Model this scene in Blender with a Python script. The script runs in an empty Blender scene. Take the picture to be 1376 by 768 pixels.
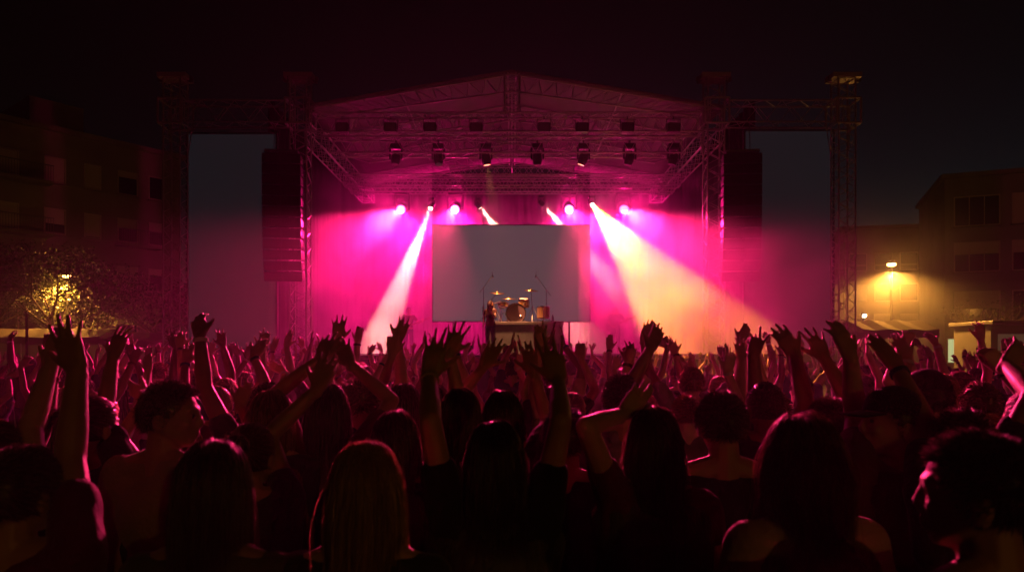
import bpy, math, random
import numpy as np
from mathutils import Vector, Matrix, noise as mnoise

random.seed(7)
rng = np.random.default_rng(11)
R = math.radians
S = bpy.context.scene
COL = S.collection

# ------------------------------------------------------------------ camera frame of the photograph
CAM_H, FPX, CX, CY = 1.95, 935.0, 688.0, 474.0      # eye height, focal length in photo pixels, principal column, horizon row


def P(px, py, d):
    """point of the place that stands d metres beyond the camera, seen at photo pixel (px, py)"""
    return Vector(((px - CX) * d / FPX, d, CAM_H - (py - CY) * d / FPX))


# ------------------------------------------------------------------ materials
def mat(name, color, rough=0.6, metal=0.0, emit=None, strength=0.0, spec=None, bump=0.0, bscale=30.0, vary=0.0, vscale=8.0, sheen=0.0):
    m = bpy.data.materials.new(name)
    m.use_nodes = True
    nt = m.node_tree
    b = nt.nodes['Principled BSDF']
    b.inputs['Base Color'].default_value = (*color, 1)
    b.inputs['Roughness'].default_value = rough
    b.inputs['Metallic'].default_value = metal
    if spec is not None:
        b.inputs['Specular IOR Level'].default_value = spec
    if sheen:
        b.inputs['Sheen Weight'].default_value = sheen
    if emit:
        b.inputs['Emission Color'].default_value = (*emit, 1)
        b.inputs['Emission Strength'].default_value = strength
    if bump or vary:
        tc = nt.nodes.new('ShaderNodeTexCoord')
    if bump:
        n = nt.nodes.new('ShaderNodeTexNoise')
        n.inputs['Scale'].default_value = bscale
        n.inputs['Detail'].default_value = 5
        bp = nt.nodes.new('ShaderNodeBump')
        bp.inputs['Strength'].default_value = bump
        bp.inputs['Distance'].default_value = 0.02
        nt.links.new(tc.outputs['Object'], n.inputs['Vector'])
        nt.links.new(n.outputs['Fac'], bp.inputs['Height'])
        nt.links.new(bp.outputs['Normal'], b.inputs['Normal'])
    if vary:
        n2 = nt.nodes.new('ShaderNodeTexNoise')
        n2.inputs['Scale'].default_value = vscale
        n2.inputs['Detail'].default_value = 4
        rp = nt.nodes.new('ShaderNodeValToRGB')
        rp.color_ramp.elements[0].position = 0.3
        rp.color_ramp.elements[1].position = 0.7
        rp.color_ramp.elements[0].color = (*[c * (1 - vary) for c in color], 1)
        rp.color_ramp.elements[1].color = (*[min(1, c * (1 + vary)) for c in color], 1)
        nt.links.new(tc.outputs['Object'], n2.inputs['Vector'])
        nt.links.new(n2.outputs['Fac'], rp.inputs['Fac'])
        nt.links.new(rp.outputs['Color'], b.inputs['Base Color'])
    return m


M = {}
M['alu'] = mat('truss_aluminium', (.46, .46, .47), .42, .35)
M['steel'] = mat('dark_steel', (.16, .16, .17), .45, .8)
M['black_metal'] = mat('black_painted_metal', (.015, .015, .017), .45, .0)
M['black_cloth'] = mat('black_drape', (.004, .004, .0045), .95, bump=.4, bscale=6, spec=.1)
M['tarp'] = mat('roof_tarpaulin', (.12, .115, .12), .65, bump=.35, bscale=1.2, vary=.15, vscale=1.5)
M['deck'] = mat('stage_deck', (.10, .10, .10), .5, vary=.3, vscale=3)
M['riser'] = mat('riser_skirt', (.12, .12, .125), .7, vary=.25, vscale=4)
M['riser_top'] = mat('riser_carpet', (.16, .14, .14), .8)
M['grille'] = mat('speaker_grille', (.02, .02, .02), .5, .3, bump=.5, bscale=120)
M['screen_main'] = mat('led_wall_grey', (.06, .06, .065), .45, emit=(.26, .17, .215), strength=.28)
M['screen_side'] = mat('led_wall_dim', (.03, .032, .036), .5, emit=(.34, .40, .50), strength=.019)
M['chrome'] = mat('chrome', (.75, .75, .76), .18, 1.0)
M['brass'] = mat('cymbal_bronze', (.80, .55, .25), .25, 1.0)
M['shell'] = mat('drum_lacquer', (.45, .28, .12), .3, .3)
M['drumskin'] = mat('drum_skin', (.55, .52, .48), .5)
M['bass_front'] = mat('bass_drum_front_skin', (.10, .06, .07), .4)
M['wood'] = mat('stained_wood', (.25, .12, .05), .4)
M['lens_pink'] = mat('pink_lamp_lens', (.9, .4, .8), .3, emit=(1, .20, .70), strength=9)
M['lens_warm'] = mat('warm_lamp_lens', (.9, .8, .6), .3, emit=(1, .72, .42), strength=60)
M['lens_red'] = mat('red_lamp_lens', (.9, .4, .3), .3, emit=(1, .25, .15), strength=4)
M['lens_off'] = mat('unlit_lamp_lens', (.12, .12, .14), .1, .0)
M['sodium'] = mat('sodium_lantern', (.9, .7, .4), .3, emit=(1, .50, .12), strength=22)
M['led_white'] = mat('white_bulb', (.9, .8, .6), .3, emit=(1, .75, .4), strength=30)
M['shop_lit'] = mat('lit_shop_window', (.5, .5, .3), .3, emit=(.85, 1, .45), strength=.5)
M['room_lit'] = mat('lit_room_window', (.5, .45, .3), .3, emit=(1, .75, .4), strength=.03)
M['plaster'] = mat('plaster_wall', (.21, .185, .16), .85, bump=.2, bscale=12, vary=.18, vscale=.6)
M['plaster2'] = mat('concrete_wall', (.16, .155, .15), .85, bump=.2, bscale=12, vary=.2, vscale=.5)
M['trim'] = mat('window_frame_paint', (.42, .38, .32), .5)
M['glass_dark'] = mat('dark_window_glass', (.012, .014, .018), .08)
M['asphalt'] = mat('asphalt', (.05, .05, .052), .85, bump=.3, bscale=40, vary=.3, vscale=.4)
M['canvas'] = mat('canvas', (.22, .175, .11), .8, bump=.3, bscale=5)
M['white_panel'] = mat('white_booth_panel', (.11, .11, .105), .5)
M['bark'] = mat('bark', (.10, .075, .055), .9, bump=.6, bscale=14)
M['leaf'] = mat('leaf', (.055, .075, .025), .55, vary=.45, vscale=3)
M['phone'] = mat('phone_case', (.02, .02, .022), .3)


def skin(name, c):
    return mat(name, c, .48, vary=.08, vscale=20, bump=.08, bscale=180)


SKINS = [skin('skin_light', (.46, .29, .21)), skin('skin_tan', (.34, .20, .13)), skin('skin_brown', (.18, .10, .065)), skin('skin_fair', (.52, .34, .26))]
EYE = mat('eye', (.05, .045, .04), .15)
LIP = mat('lip', (.30, .12, .10), .45)
SHEEN = {'black': (.4, .3, .25), 'dark': (.5, .33, .25), 'brown': (.7, .42, .25), 'blonde': (1, .65, .35), 'red': (.9, .4, .2)}
HAIRS = {
    'black': mat('black_hair', (.008, .006, .006), .38, spec=.6),
    'dark': mat('dark_brown_hair', (.022, .013, .009), .38, spec=.6),
    'brown': mat('brown_hair', (.055, .03, .016), .38, spec=.6),
    'blonde': mat('dark_blonde_hair', (.20, .115, .05), .36, spec=.6),
    'red': mat('auburn_hair', (.09, .03, .012), .38, spec=.6),
}


for k_, m_ in HAIRS.items():
    b_ = m_.node_tree.nodes['Principled BSDF']
    b_.inputs['Sheen Weight'].default_value = .9
    b_.inputs['Sheen Roughness'].default_value = .35
    b_.inputs['Sheen Tint'].default_value = (*SHEEN[k_], 1)
for m_ in SKINS:
    b_ = m_.node_tree.nodes['Principled BSDF']
    b_.inputs['Sheen Weight'].default_value = .35
    b_.inputs['Sheen Roughness'].default_value = .4


def cloth(name, c):
    return mat(name, c, .85, vary=.12, vscale=6, bump=.35, bscale=60, sheen=.15, spec=.25)


TOPS = {
    'black': cloth('black_cotton', (.012, .012, .013)),
    'charcoal': cloth('charcoal_cotton', (.035, .035, .04)),
    'navy': cloth('navy_cotton', (.015, .02, .05)),
    'maroon': cloth('maroon_cotton', (.09, .015, .02)),
    'olive': cloth('olive_cotton', (.07, .07, .035)),
    'grey': cloth('grey_cotton', (.16, .16, .165)),
    'white': cloth('white_cotton', (.55, .54, .52)),
    'beige': cloth('beige_cotton', (.34, .27, .19)),
    'khaki': cloth('khaki_cotton', (.26, .21, .13)),
    'teal': cloth('teal_cotton', (.02, .09, .10)),
}
JEANS = cloth('denim', (.03, .04, .07))


# ------------------------------------------------------------------ mesh helpers
def mesh_np(name, V, F4=None, F3=None, smooth=False):
    V = np.asarray(V, dtype=np.float32).reshape(-1, 3)
    me = bpy.data.meshes.new(name)
    n4 = 0 if F4 is None else len(F4)
    n3 = 0 if F3 is None else len(F3)
    me.vertices.add(len(V))
    me.vertices.foreach_set('co', V.ravel())
    idx = []
    if n4:
        idx.append(np.asarray(F4, dtype=np.int32).ravel())
    if n3:
        idx.append(np.asarray(F3, dtype=np.int32).ravel())
    idx = np.concatenate(idx)
    me.loops.add(len(idx))
    me.loops.foreach_set('vertex_index', idx)
    st = np.concatenate([np.arange(n4) * 4, n4 * 4 + np.arange(n3) * 3]).astype(np.int32)
    me.polygons.add(n4 + n3)
    me.polygons.foreach_set('loop_start', st)
    me.polygons.foreach_set('use_smooth', np.full(n4 + n3, smooth, dtype=bool))
    me.update(calc_edges=True)
    me.validate()
    return me


class MB:
    """collects shapes, built as one mesh"""
    def __init__(s):
        s.v, s.f = [], []

    def add(s, v, f):
        o = len(s.v)
        s.v.extend([tuple(p) for p in v])
        s.f.extend([tuple(i + o for i in q) for q in f])
        return s

    def box(s, c, d, rot=None):
        c = Vector(c)
        h = Vector(d) / 2
        vs = [Vector((x * h.x, y * h.y, z * h.z)) for x in (-1, 1) for y in (-1, 1) for z in (-1, 1)]
        if rot is not None:
            vs = [rot @ v for v in vs]
        return s.add([c + v for v in vs], [(0, 1, 3, 2), (4, 6, 7, 5), (0, 4, 5, 1), (2, 3, 7, 6), (0, 2, 6, 4), (1, 5, 7, 3)])

    def cyl(s, p0, p1, r0, r1=None, n=8, cap=True):
        p0, p1 = Vector(p0), Vector(p1)
        r1 = r0 if r1 is None else r1
        ax = (p1 - p0).normalized()
        a = ax.orthogonal().normalized()
        b = ax.cross(a)
        vs = []
        for p, r in ((p0, r0), (p1, r1)):
            for i in range(n):
                t = 2 * math.pi * i / n
                vs.append(p + (a * math.cos(t) + b * math.sin(t)) * r)
        fs = [(i, (i + 1) % n, n + (i + 1) % n, n + i) for i in range(n)]
        if cap:
            fs += [tuple(range(n - 1, -1, -1)), tuple(range(n, 2 * n))]
        return s.add(vs, fs)

    def lathe(s, prof, c=(0, 0, 0), axis=(0, 0, 1), n=20, close=False):
        c = Vector(c)
        ax = Vector(axis).normalized()
        a = ax.orthogonal().normalized()
        b = ax.cross(a)
        vs = [c + ax * z + (a * math.cos(2 * math.pi * i / n) + b * math.sin(2 * math.pi * i / n)) * r for r, z in prof for i in range(n)]
        fs = []
        k = len(prof)
        for j in range(k - 1 if not close else k):
            j2 = (j + 1) % k
            fs += [(j * n + i, j * n + (i + 1) % n, j2 * n + (i + 1) % n, j2 * n + i) for i in range(n)]
        if not close:
            fs += [tuple(range(n - 1, -1, -1)), tuple((k - 1) * n + i for i in range(n))]
        return s.add(vs, fs)

    def quad(s, a, b, c, d):
        return s.add([a, b, c, d], [(0, 1, 2, 3)])

    def mesh(s, name, smooth=False):
        me = bpy.data.meshes.new(name)
        me.from_pydata([tuple(v) for v in s.v], [], s.f)
        if smooth:
            me.polygons.foreach_set('use_smooth', [True] * len(me.polygons))
        me.update()
        return me

    def build(s, name, m, parent=None, smooth=False, bevel=0.0):
        return obj(name, s.mesh(name, smooth), m, parent, bevel)


def obj(name, me, m=None, parent=None, bevel=0.0):
    o = bpy.data.objects.new(name, me)
    COL.objects.link(o)
    if m is not None and len(me.materials) == 0:
        me.materials.append(m)
    if parent is not None:
        o.parent = parent
    if bevel:
        bv = o.modifiers.new('bevel', 'BEVEL')
        bv.width = bevel
        bv.segments = 2
        bv.limit_method = 'ANGLE'
    return o


def tag(o, label=None, cat=None, group=None, kind=None):
    if label:
        o['label'] = label
    if cat:
        o['category'] = cat
    if group:
        o['group'] = group
    if kind:
        o['kind'] = kind
    return o


def thing(name, label, cat, loc=(0, 0, 0), rz=0.0, group=None):
    o = bpy.data.objects.new(name, None)
    COL.objects.link(o)
    o.location = loc
    o.rotation_euler = (0, 0, rz)
    o.empty_display_size = .1
    return tag(o, label, cat, group)


def kids(o):
    return [c for c in o.children]


def dup(root, loc, rz=None, label=None, scale=None, rot=None):
    def cp(o, par):
        c = o.copy()
        COL.objects.link(c)
        c.parent = par
        for ch in list(o.children):
            cp(ch, c)
        return c
    r = cp(root, None)
    r.location = loc
    if rz is not None:
        r.rotation_euler = (0, 0, rz)
    if rot is not None:
        r.rotation_euler = rot
    if scale is not None:
        r.scale = scale
    if label:
        r['label'] = label
    return r


# ------------------------------------------------------------------ soup -> one continuous skin
class Soup:
    def __init__(s):
        s.V, s.F, s.n = [], [], 0

    def grid(s, rings):
        k, n = rings.shape[:2]
        o = s.n
        s.V.append(rings.reshape(-1, 3))
        i = np.arange(n)
        j = (i + 1) % n
        for a in range(k - 1):
            s.F.append(np.stack([o + a * n + i, o + a * n + j, o + (a + 1) * n + j, o + (a + 1) * n + i], 1))
        s.n += k * n
        return s

    def capsule(s, p0, r0, p1, r1, n=10):
        p0, p1 = np.array(p0, float), np.array(p1, float)
        ax = p1 - p0
        L = np.linalg.norm(ax)
        ax = ax / L if L > 1e-9 else np.array((0, 0, 1.0))
        t = np.array((1.0, 0, 0)) if abs(ax[0]) < .8 else np.array((0, 1.0, 0))
        a = np.cross(ax, t)
        a /= np.linalg.norm(a)
        b = np.cross(ax, a)
        th = np.linspace(0, 2 * np.pi, n, endpoint=False)
        circ = np.cos(th)[:, None] * a + np.sin(th)[:, None] * b
        rings = []
        for e in (-88, -55, -25, 0):
            rings.append(p0 + ax * r0 * math.sin(R(e)) + circ * r0 * math.cos(R(e)))
        for e in (0, 25, 55, 88):
            rings.append(p1 + ax * r1 * math.sin(R(e)) + circ * r1 * math.cos(R(e)))
        return s.grid(np.array(rings))

    def ell(s, c, r, rot=None, n=16, k=12):
        th = np.linspace(0, 2 * np.pi, n, endpoint=False)
        rings = []
        for e in np.linspace(-89, 89, k):
            q = np.stack([np.cos(th) * math.cos(R(e)) * r[0], np.sin(th) * math.cos(R(e)) * r[1], np.full(n, math.sin(R(e)) * r[2])], 1)
            if rot is not None:
                q = q @ np.array(rot.to_3x3()).T
            rings.append(q + np.array(c, float))
        return s.grid(np.array(rings))

    def mesh(s, name='soup'):
        return mesh_np(name, np.concatenate(s.V), np.concatenate(s.F))


BAKE = []       # (temp object, callback)


def bake_later(soup, voxel, iters, cb):
    # close the poles: tiny end rings are capped so that the skin is watertight
    me = soup.mesh()
    o = bpy.data.objects.new('tmp', me)
    COL.objects.link(o)
    m = o.modifiers.new('r', 'REMESH')
    m.mode = 'VOXEL'
    m.voxel_size = voxel
    m2 = o.modifiers.new('s', 'SMOOTH')
    m2.factor = .5
    m2.iterations = iters
    BAKE.append((o, cb))


def bake_all():
    dg = bpy.context.evaluated_depsgraph_get()
    dg.update()
    for o, cb in BAKE:
        ev = o.evaluated_get(dg)
        me = bpy.data.meshes.new_from_object(ev)
        me.polygons.foreach_set('use_smooth', [True] * len(me.polygons))
        cb(me)
    for o, cb in BAKE:
        me = o.data
        bpy.data.objects.remove(o)
        bpy.data.meshes.remove(me)
    BAKE.clear()


# ------------------------------------------------------------------ people
def unit(v):
    v = np.array(v, float)
    return v / max(1e-9, np.linalg.norm(v))


def ik(Sh, W, hint, l1, l2):
    d = W - Sh
    L = np.linalg.norm(d)
    mx = (l1 + l2) * .985
    if L > mx:
        d = d / L * mx
        L = mx
        W = Sh + d
    if L < abs(l1 - l2) + .05:
        L = abs(l1 - l2) + .05
        d = unit(d) * L
        W = Sh + d
    u = d / L
    a = (l1 * l1 - l2 * l2 + L * L) / (2 * L)
    h = math.sqrt(max(0, l1 * l1 - a * a))
    pole = hint - Sh
    pole = pole - u * pole.dot(u)
    pole = unit(pole) if np.linalg.norm(pole) > 1e-6 else unit(np.cross(u, (0, 1, 0)))
    return Sh + u * a + pole * h, W


def hand(sp, W, f, n, thumb_side, splay=.6, curl=.25, fat=1.0, pose=None, seed=0):
    """palm, four unequal fingers and a thumb; f fingers' direction, n palm normal, thumb_side +1/-1 along f x n"""
    rr = random.Random(seed)
    f = unit(f)
    n = unit(n - f * np.dot(n, f))
    s = np.cross(f, n) * thumb_side
    offs = (.030, .0105, -.009, -.027)
    lens = (.077, .086, .080, .062)
    sp.capsule(W - f * .02, .025 * fat, W + f * .012, .022 * fat, 8)
    for i in range(4):
        k = W + f * (.088 - (.002, 0, .004, .012)[i]) + s * offs[i]
        b = W + s * offs[i] * .62 + f * .01
        sp.capsule(b, .0165 * fat, k, .0125 * fat, 8)
        if i:
            pk = W + f * (.088 - (.002, 0, .004, .012)[i - 1]) + s * offs[i - 1]
            sp.capsule((b + W + s * offs[i - 1] * .62 + f * .01) / 2, .0165 * fat, (k + pk) / 2 - f * .008, .0125 * fat, 8)
        ang = (.20, .06, -.07, -.22)[i] * splay * 1.5 + rr.uniform(-.05, .05)
        c = curl * rr.uniform(.7, 1.35)
        if pose == 'vee' and i >= 2:
            c = 1.55
        if pose == 'vee' and i < 2:
            c, ang = .05, (.30, -.14)[i]
        if pose == 'point' and i >= 1:
            c = 1.5
        if pose == 'point' and i == 0:
            c = .05
        if pose == 'fist':
            c = 1.5
        d = unit(f * math.cos(ang) + s * math.sin(ang))
        p = k
        rad = (.0090, .0093, .0089, .0079)[i] * fat
        tot = 0
        for sg, (ls, cw) in enumerate(((.45, .75), (.31, 1.0), (.24, .6))):
            tot += c * cw
            dd = unit(d * math.cos(tot) + n * math.sin(tot))
            q = p + dd * lens[i] * ls
            sp.capsule(p, rad, q, rad * .90, 8)
            rad *= .92
            p = q
    tb = W + f * .022 + s * .022
    fold = pose in ('vee', 'fist', 'point')
    td = unit(f * .75 + s * (.75 if not fold else .1) + n * (.25 if not fold else .8))
    sp.capsule(W + f * .008 + s * .010, .019 * fat, tb + td * .030, .0145 * fat, 8)
    q = tb + td * .052
    sp.capsule(tb + td * .022, .0135 * fat, q, .0118 * fat, 8)
    td2 = unit(td + f * .35 + n * .1 - (s * .6 if fold else 0))
    sp.capsule(q, .0115 * fat, q + td2 * .030, .0095 * fat, 8)


HEAD_C = np.array((0, .015, 1.618))     # cranium centre of a 1.73 m person
CRAN = np.array((.076, .094, .098))


def person_soup(spec, voxel):
    """returns the soups of body, top and trousers and the head frame; the person looks towards +Y, feet at 0"""
    male = spec['male']
    sw = (.182 if male else .158) * spec.get('wide', 1)
    fat = spec.get('fat', 1.0)
    body, top, leg = Soup(), Soup(), Soup()
    g = .013
    # torso
    for c, r in (((0, .0, .95), (.158, .112, .12)), ((0, .005, 1.08), (.138 if male else .122, .10, .14)), ((0, .0, 1.26), (.165 if male else .148, .115, .17))):
        r = np.array(r) * (fat if c[2] < 1.2 else (1 + fat) / 2)
        body.ell(c, r)
        if c[2] > 1.0:
            top.ell(c, r + g)
    top.ell((0, .0, .97), np.array((.160, .116, .14)) * fat + g)
    leg.ell((0, 0, .93), np.array((.158, .112, .13)) * fat + g * .6)
    # legs
    for sx in (-1, 1):
        hip, kn, an = (sx * .09, 0, .88), (sx * .105, .02, .48), (sx * .11, -.01, .08)
        body.capsule(hip, .082, kn, .052)
        body.capsule(kn, .052, an, .036)
        body.capsule(an, .036, (sx * .125, .13, .03), .028)
        leg.capsule(hip, .096, kn, .066)
        leg.capsule(kn, .066, an, .055)
    # head frame
    yaw, pitch, roll = spec.get('yaw', 0), spec.get('pitch', 0), spec.get('roll', 0)
    HM = Matrix.Translation((0, 0, 1.50)) @ Matrix.Rotation(yaw, 4, 'Z') @ Matrix.Rotation(pitch, 4, 'X') @ Matrix.Rotation(roll, 4, 'Y') @ Matrix.Translation((0, 0, -1.50))

    def H(p):
        return np.array(HM @ Vector(p))
    rot = HM.to_3x3()
    body.capsule((0, -.015, 1.40), .060 if male else .050, H((0, .0, 1.56)), .054 if male else .045)
    body.ell(H(HEAD_C), CRAN, rot)
    body.ell(H((0, .045, 1.565)), (.056, .060, .072), rot)             # face
    body.ell(H((0, .072, 1.522)), (.032, .028, .026), rot)             # chin
    for sx in (-1, 1):
        body.capsule(H((sx * .052, .02, 1.56)), .02, H((sx * .022, .075, 1.518)), .018)   # jaw
        body.ell(H((sx * .034, .082, 1.580)), (.022, .018, .018), rot)                     # cheek
        body.ell(H((sx * .079, -.002, 1.588)), (.010, .022, .032), rot, 10, 8)             # ear
        body.capsule(H((sx * .012, .103, 1.628)), .011, H((sx * .045, .090, 1.630)), .010)  # brow
        body.ell(H((sx * .031, .088, 1.607)), (.014, .012, .011), rot, 10, 8)              # eye
    body.capsule(H((0, .104, 1.618)), .009, H((0, .118, 1.582)), .0115)                    # nose
    body.capsule(H((-.012, .113, 1.572)), .0095, H((.012, .113, 1.572)), .0095)
    body.capsule(H((-.017, .104, 1.547)), .009, H((.017, .104, 1.547)), .009)              # upper lip
    body.capsule(H((-.014, .102, 1.537)), .009, H((.014, .102, 1.537)), .009)
    # shoulders and arms
    up = {}
    for sx in (-1, 1):
        arm = spec['arms'].get(sx)
        Sh = np.array((sx * sw, -.005, 1.395))
        raised = arm is not None and arm['W'][2] > 1.45
        if raised:
            Sh += np.array((-sx * .015, .0, .055))
        l1, l2 = .285, .255
        if arm is None:
            W0, hint = np.array((sx * (sw + .07), .05, .86)), np.array((sx * .5, -.3, 1.1))
            f, n, th = np.array((0, .1, -1.0)), np.array((-sx, .0, 0)), 1
        else:
            W0, hint = np.array(arm['W'], float), np.array(arm['E'], float)
            f, n, th = np.array(arm['F'], float), np.array(arm.get('N', (0, 1, .15)), float), 1
        E, W = ik(Sh, W0, hint, l1, l2)
        if arm is not None and 'tip' in arm:
            f = np.array(arm['tip'], float) - W
        if arm is None:
            th = -1 if sx > 0 else 1
            n = np.array((-sx, 0, 0.))
            f = unit(W - E)
            s_want = np.array((0, 1.0, 0))
        else:
            s_want = np.array(arm.get('thumb', (-sx, 0, 0)), float)
        f = unit(f)
        nn = unit(n - f * np.dot(n, f))
        th = 1 if np.dot(np.cross(f, nn), s_want) > 0 else -1
        k = 1.0 if male else .86
        body.capsule((sx * .05, -.005, 1.33), .08, Sh, .058 * k)
        body.capsule((sx * .02, -.015, 1.46), .045, Sh + np.array((0, 0, .01)), .048 * k)       # trapezius
        if raised:
            body.capsule(Sh + np.array((-sx * .02, -.01, -.18)), .05, Sh, .055 * k)              # lat towards armpit
        mid = Sh * .6 + E * .4
        body.capsule(Sh, .057 * k, mid, .047 * k)
        body.capsule(mid, .047 * k, E, .039 * k)
        fm = E * .68 + W * .32
        body.capsule(E, .039 * k, fm, .040 * k)
        body.capsule(fm, .040 * k, W, .0265 * k)
        hand(body, W, f, nn, th, arm.get('splay', .6) if arm else .2, arm.get('curl', .25) if arm else .45, 1.0 if male else .92, arm.get('pose') if arm else None, spec.get('seed', 0) + sx)
        # top
        top.capsule((sx * .05, -.005, 1.33), .08 + g, Sh, .058 * k + g)
        if spec.get('sleeve', .55) > 0:
            top.capsule((sx * .045, -.018, 1.415), .052 + g * .5, Sh, .055 * k + g)
            q = Sh + (E - Sh) * spec.get('sleeve', .55)
            top.capsule(Sh, .060 * k + g, q, .050 * k + g)
        if raised:
            top.capsule(Sh + np.array((-sx * .02, -.01, -.18)), .055 + g, Sh, .055 * k + g)
        up[sx] = (E, W)
    return body, top, leg, HM, up


def fold_noise(me, amp, freq, seed):
    n = len(me.vertices)
    co = np.empty(n * 3, np.float32)
    no = np.empty(n * 3, np.float32)
    me.vertices.foreach_get('co', co)
    me.vertex_normals.foreach_get('vector', no)
    co, no = co.reshape(-1, 3), no.reshape(-1, 3)
    r2 = np.random.default_rng(seed)
    d = np.zeros(n)
    for k in range(7):
        w = r2.normal(size=3) * freq * (1 + .35 * k)
        w[2] *= .6
        d += np.sin(co @ w + r2.uniform(0, 6.28)) / (1 + .4 * k)
    d = np.abs(d) ** .8 * np.sign(d)
    co += no * (d * amp)[:, None]
    me.vertices.foreach_set('co', co.ravel())
    me.update()


def hair_mesh(spec, HM, style, n_str, rad, seed):
    """strands grown from the scalp over a scalp cap"""
    r2 = np.random.default_rng(seed)
    male = spec['male']
    C = HEAD_C
    A = CRAN * 1.03
    # roots
    d = r2.normal(size=(n_str * 5, 3))
    d /= np.linalg.norm(d, axis=1)[:, None]
    line = -.55 + 1.25 * np.clip(d[:, 1] + .12, 0, 2)
    d = d[d[:, 2] > line][:n_str]
    n = len(d)
    p = C + d * A
    long = style in ('long', 'wavy', 'bob', 'ponytail')
    steps, st = {'long': (15, .036), 'wavy': (14, .036), 'bob': (9, .030), 'ponytail': (8, .024), 'short': (4, .0065), 'curly': (6, .0085), 'buzz': (2, .004), 'bun': (8, .022)}[style]
    st = st * r2.uniform(.72, 1.08, n)
    layer = r2.uniform(1.03, 1.11 if long else 1.08, n)
    if style == 'wavy':
        layer = r2.uniform(1.04, 1.20, n)
    nrm = d / A
    nrm /= np.linalg.norm(nrm, axis=1)[:, None]
    part = np.sign(d[:, 0] + .12 + r2.normal(size=n) * .05)
    if long or style == 'bun':
        side = np.clip(d[:, 2], 0, 1) * np.clip(1.1 + d[:, 1] * .9, .25, 1.6)
        flow = np.stack([part * .40 * side + d[:, 0] * .15, -.75 - np.clip(d[:, 1], -.3, 1) * .5, np.full(n, -.45)], 1)
        if style in ('ponytail', 'bun'):
            flow = np.array((0, -.085 if style == 'ponytail' else -.08, .05)) - d * A
            flow /= np.linalg.norm(flow, axis=1)[:, None]
    else:
        flow = np.stack([d[:, 0] * .5 + .15, np.full(n, .25 if style == 'short' else -.1), np.full(n, -.1)], 1)
        flow = flow + nrm * {'short': .35, 'curly': .9, 'buzz': 1.2}[style]
    vel = flow - nrm * np.sum(flow * nrm, 1)[:, None] * (1 if long else .3) + r2.normal(size=(n, 3)) * .09 + nrm * .05
    fly = r2.random(n) < .07
    layer[fly] = r2.uniform(1.04, 1.13, fly.sum())
    vel[fly] += r2.normal(size=(fly.sum(), 3)) * .28 + nrm[fly] * .12
    vel /= np.linalg.norm(vel, axis=1)[:, None] + 1e-6
    # everything below is in the frame of the standing body, so turn the roots by the head pose
    rot = np.array(HM.to_3x3())
    Hc = np.array(HM @ Vector(C))

    def toW(q):
        return q @ rot.T + np.array(HM.translation)
    p = toW(p)
    vel = vel @ rot.T
    path = [p.copy()]
    clump = r2.integers(0, 90, n)
    cdir = r2.normal(size=(90, 3)) * .16
    ph = r2.uniform(0, 6.28, 90)
    waveamp = {'wavy': .42, 'curly': 1.1, 'long': .13, 'bob': .12}.get(style, .05)
    tail = np.array(HM @ Vector((0, -.105, 1.655)))
    for k in range(steps):
        gk = .85 if long else .03
        if style in ('ponytail', 'bun'):
            gk = 0
            to = tail - p
            dist = np.linalg.norm(to, axis=1)[:, None]
            vel = vel * .55 + to / (dist + 1e-6) * .45
        vel = vel + np.array((0, 0, -1.0)) * gk + cdir[clump] * (.15 if style != 'wavy' else .2)
        if long:
            under = (p[:, 2] < Hc[2] - .06) & (p[:, 1] < Hc[1] + .03)
            vel[under, 0] -= (p[under, 0] - Hc[0]) * 1.1
            vel[under, 1] += (-.085 - p[under, 1]) * 1.5
        wv = np.sin(k * (1.0 if style == 'wavy' else 2.2) + ph[clump])[:, None] * waveamp
        vel = vel + np.cross(vel, np.array((0, 1.0, .3))) * wv * .5
        vel /= np.linalg.norm(vel, axis=1)[:, None] + 1e-6
        p = p + vel * st[:, None]
        # keep outside the skull
        q = (p - Hc) @ rot
        e = q / (A * layer[:, None])
        L = np.linalg.norm(e, axis=1)
        ins = (L < 1)
        q[ins] = q[ins] / L[ins][:, None]
        p = q @ rot.T + Hc
        # and outside neck, back and shoulders
        for c, rr_ in (((0, -.01, 1.44), (.07, .075, .14)), ((0, -.005, 1.24), (.19, .140, .22)), ((0, -.01, 1.37), (.21, .085, .085))):
            q = (p - np.array(c)) / np.array(rr_)
            L = np.linalg.norm(q, axis=1)
            ins = L < 1
            q[ins] = q[ins] / L[ins][:, None]
            p = q * np.array(rr_) + np.array(c)
        path.append(p.copy())
    path = np.array(path)                       # steps+1, n, 3
    K = len(path)
    tan = np.gradient(path, axis=0)
    tan /= np.linalg.norm(tan, axis=2)[..., None] + 1e-9
    ref = r2.normal(size=(n, 3))
    a = np.cross(tan, ref[None])
    a /= np.linalg.norm(a, axis=2)[..., None] + 1e-9
    b = np.cross(tan, a)
    rk = rad * np.linspace(1, .35, K)[:, None, None] * r2.uniform(.7, 1.2, (1, n, 1))
    V = np.stack([path + (a * math.cos(t) + b * math.sin(t)) * rk for t in (0, 2.094, 4.189)], 2)   # K,n,3,3
    V = V.transpose(1, 0, 2, 3)                 # n,K,3,3
    base = (np.arange(n) * K * 3)[:, None, None] + (np.arange(K - 1) * 3)[None, :, None]
    i = np.arange(3)[None, None]
    j = (i + 1) % 3
    F = np.stack([base + i, base + j, base + 3 + j, base + 3 + i], -1).reshape(-1, 4)
    V = V.reshape(-1, 3)
    # scalp cap
    th = np.linspace(0, 2 * np.pi, 36, endpoint=False)
    el = np.radians(np.linspace(-50, 89, 24))
    dd = np.stack([np.cos(th)[None] * np.cos(el)[:, None], np.sin(th)[None] * np.cos(el)[:, None], np.repeat(np.sin(el)[:, None], 36, 1)], -1)
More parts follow.
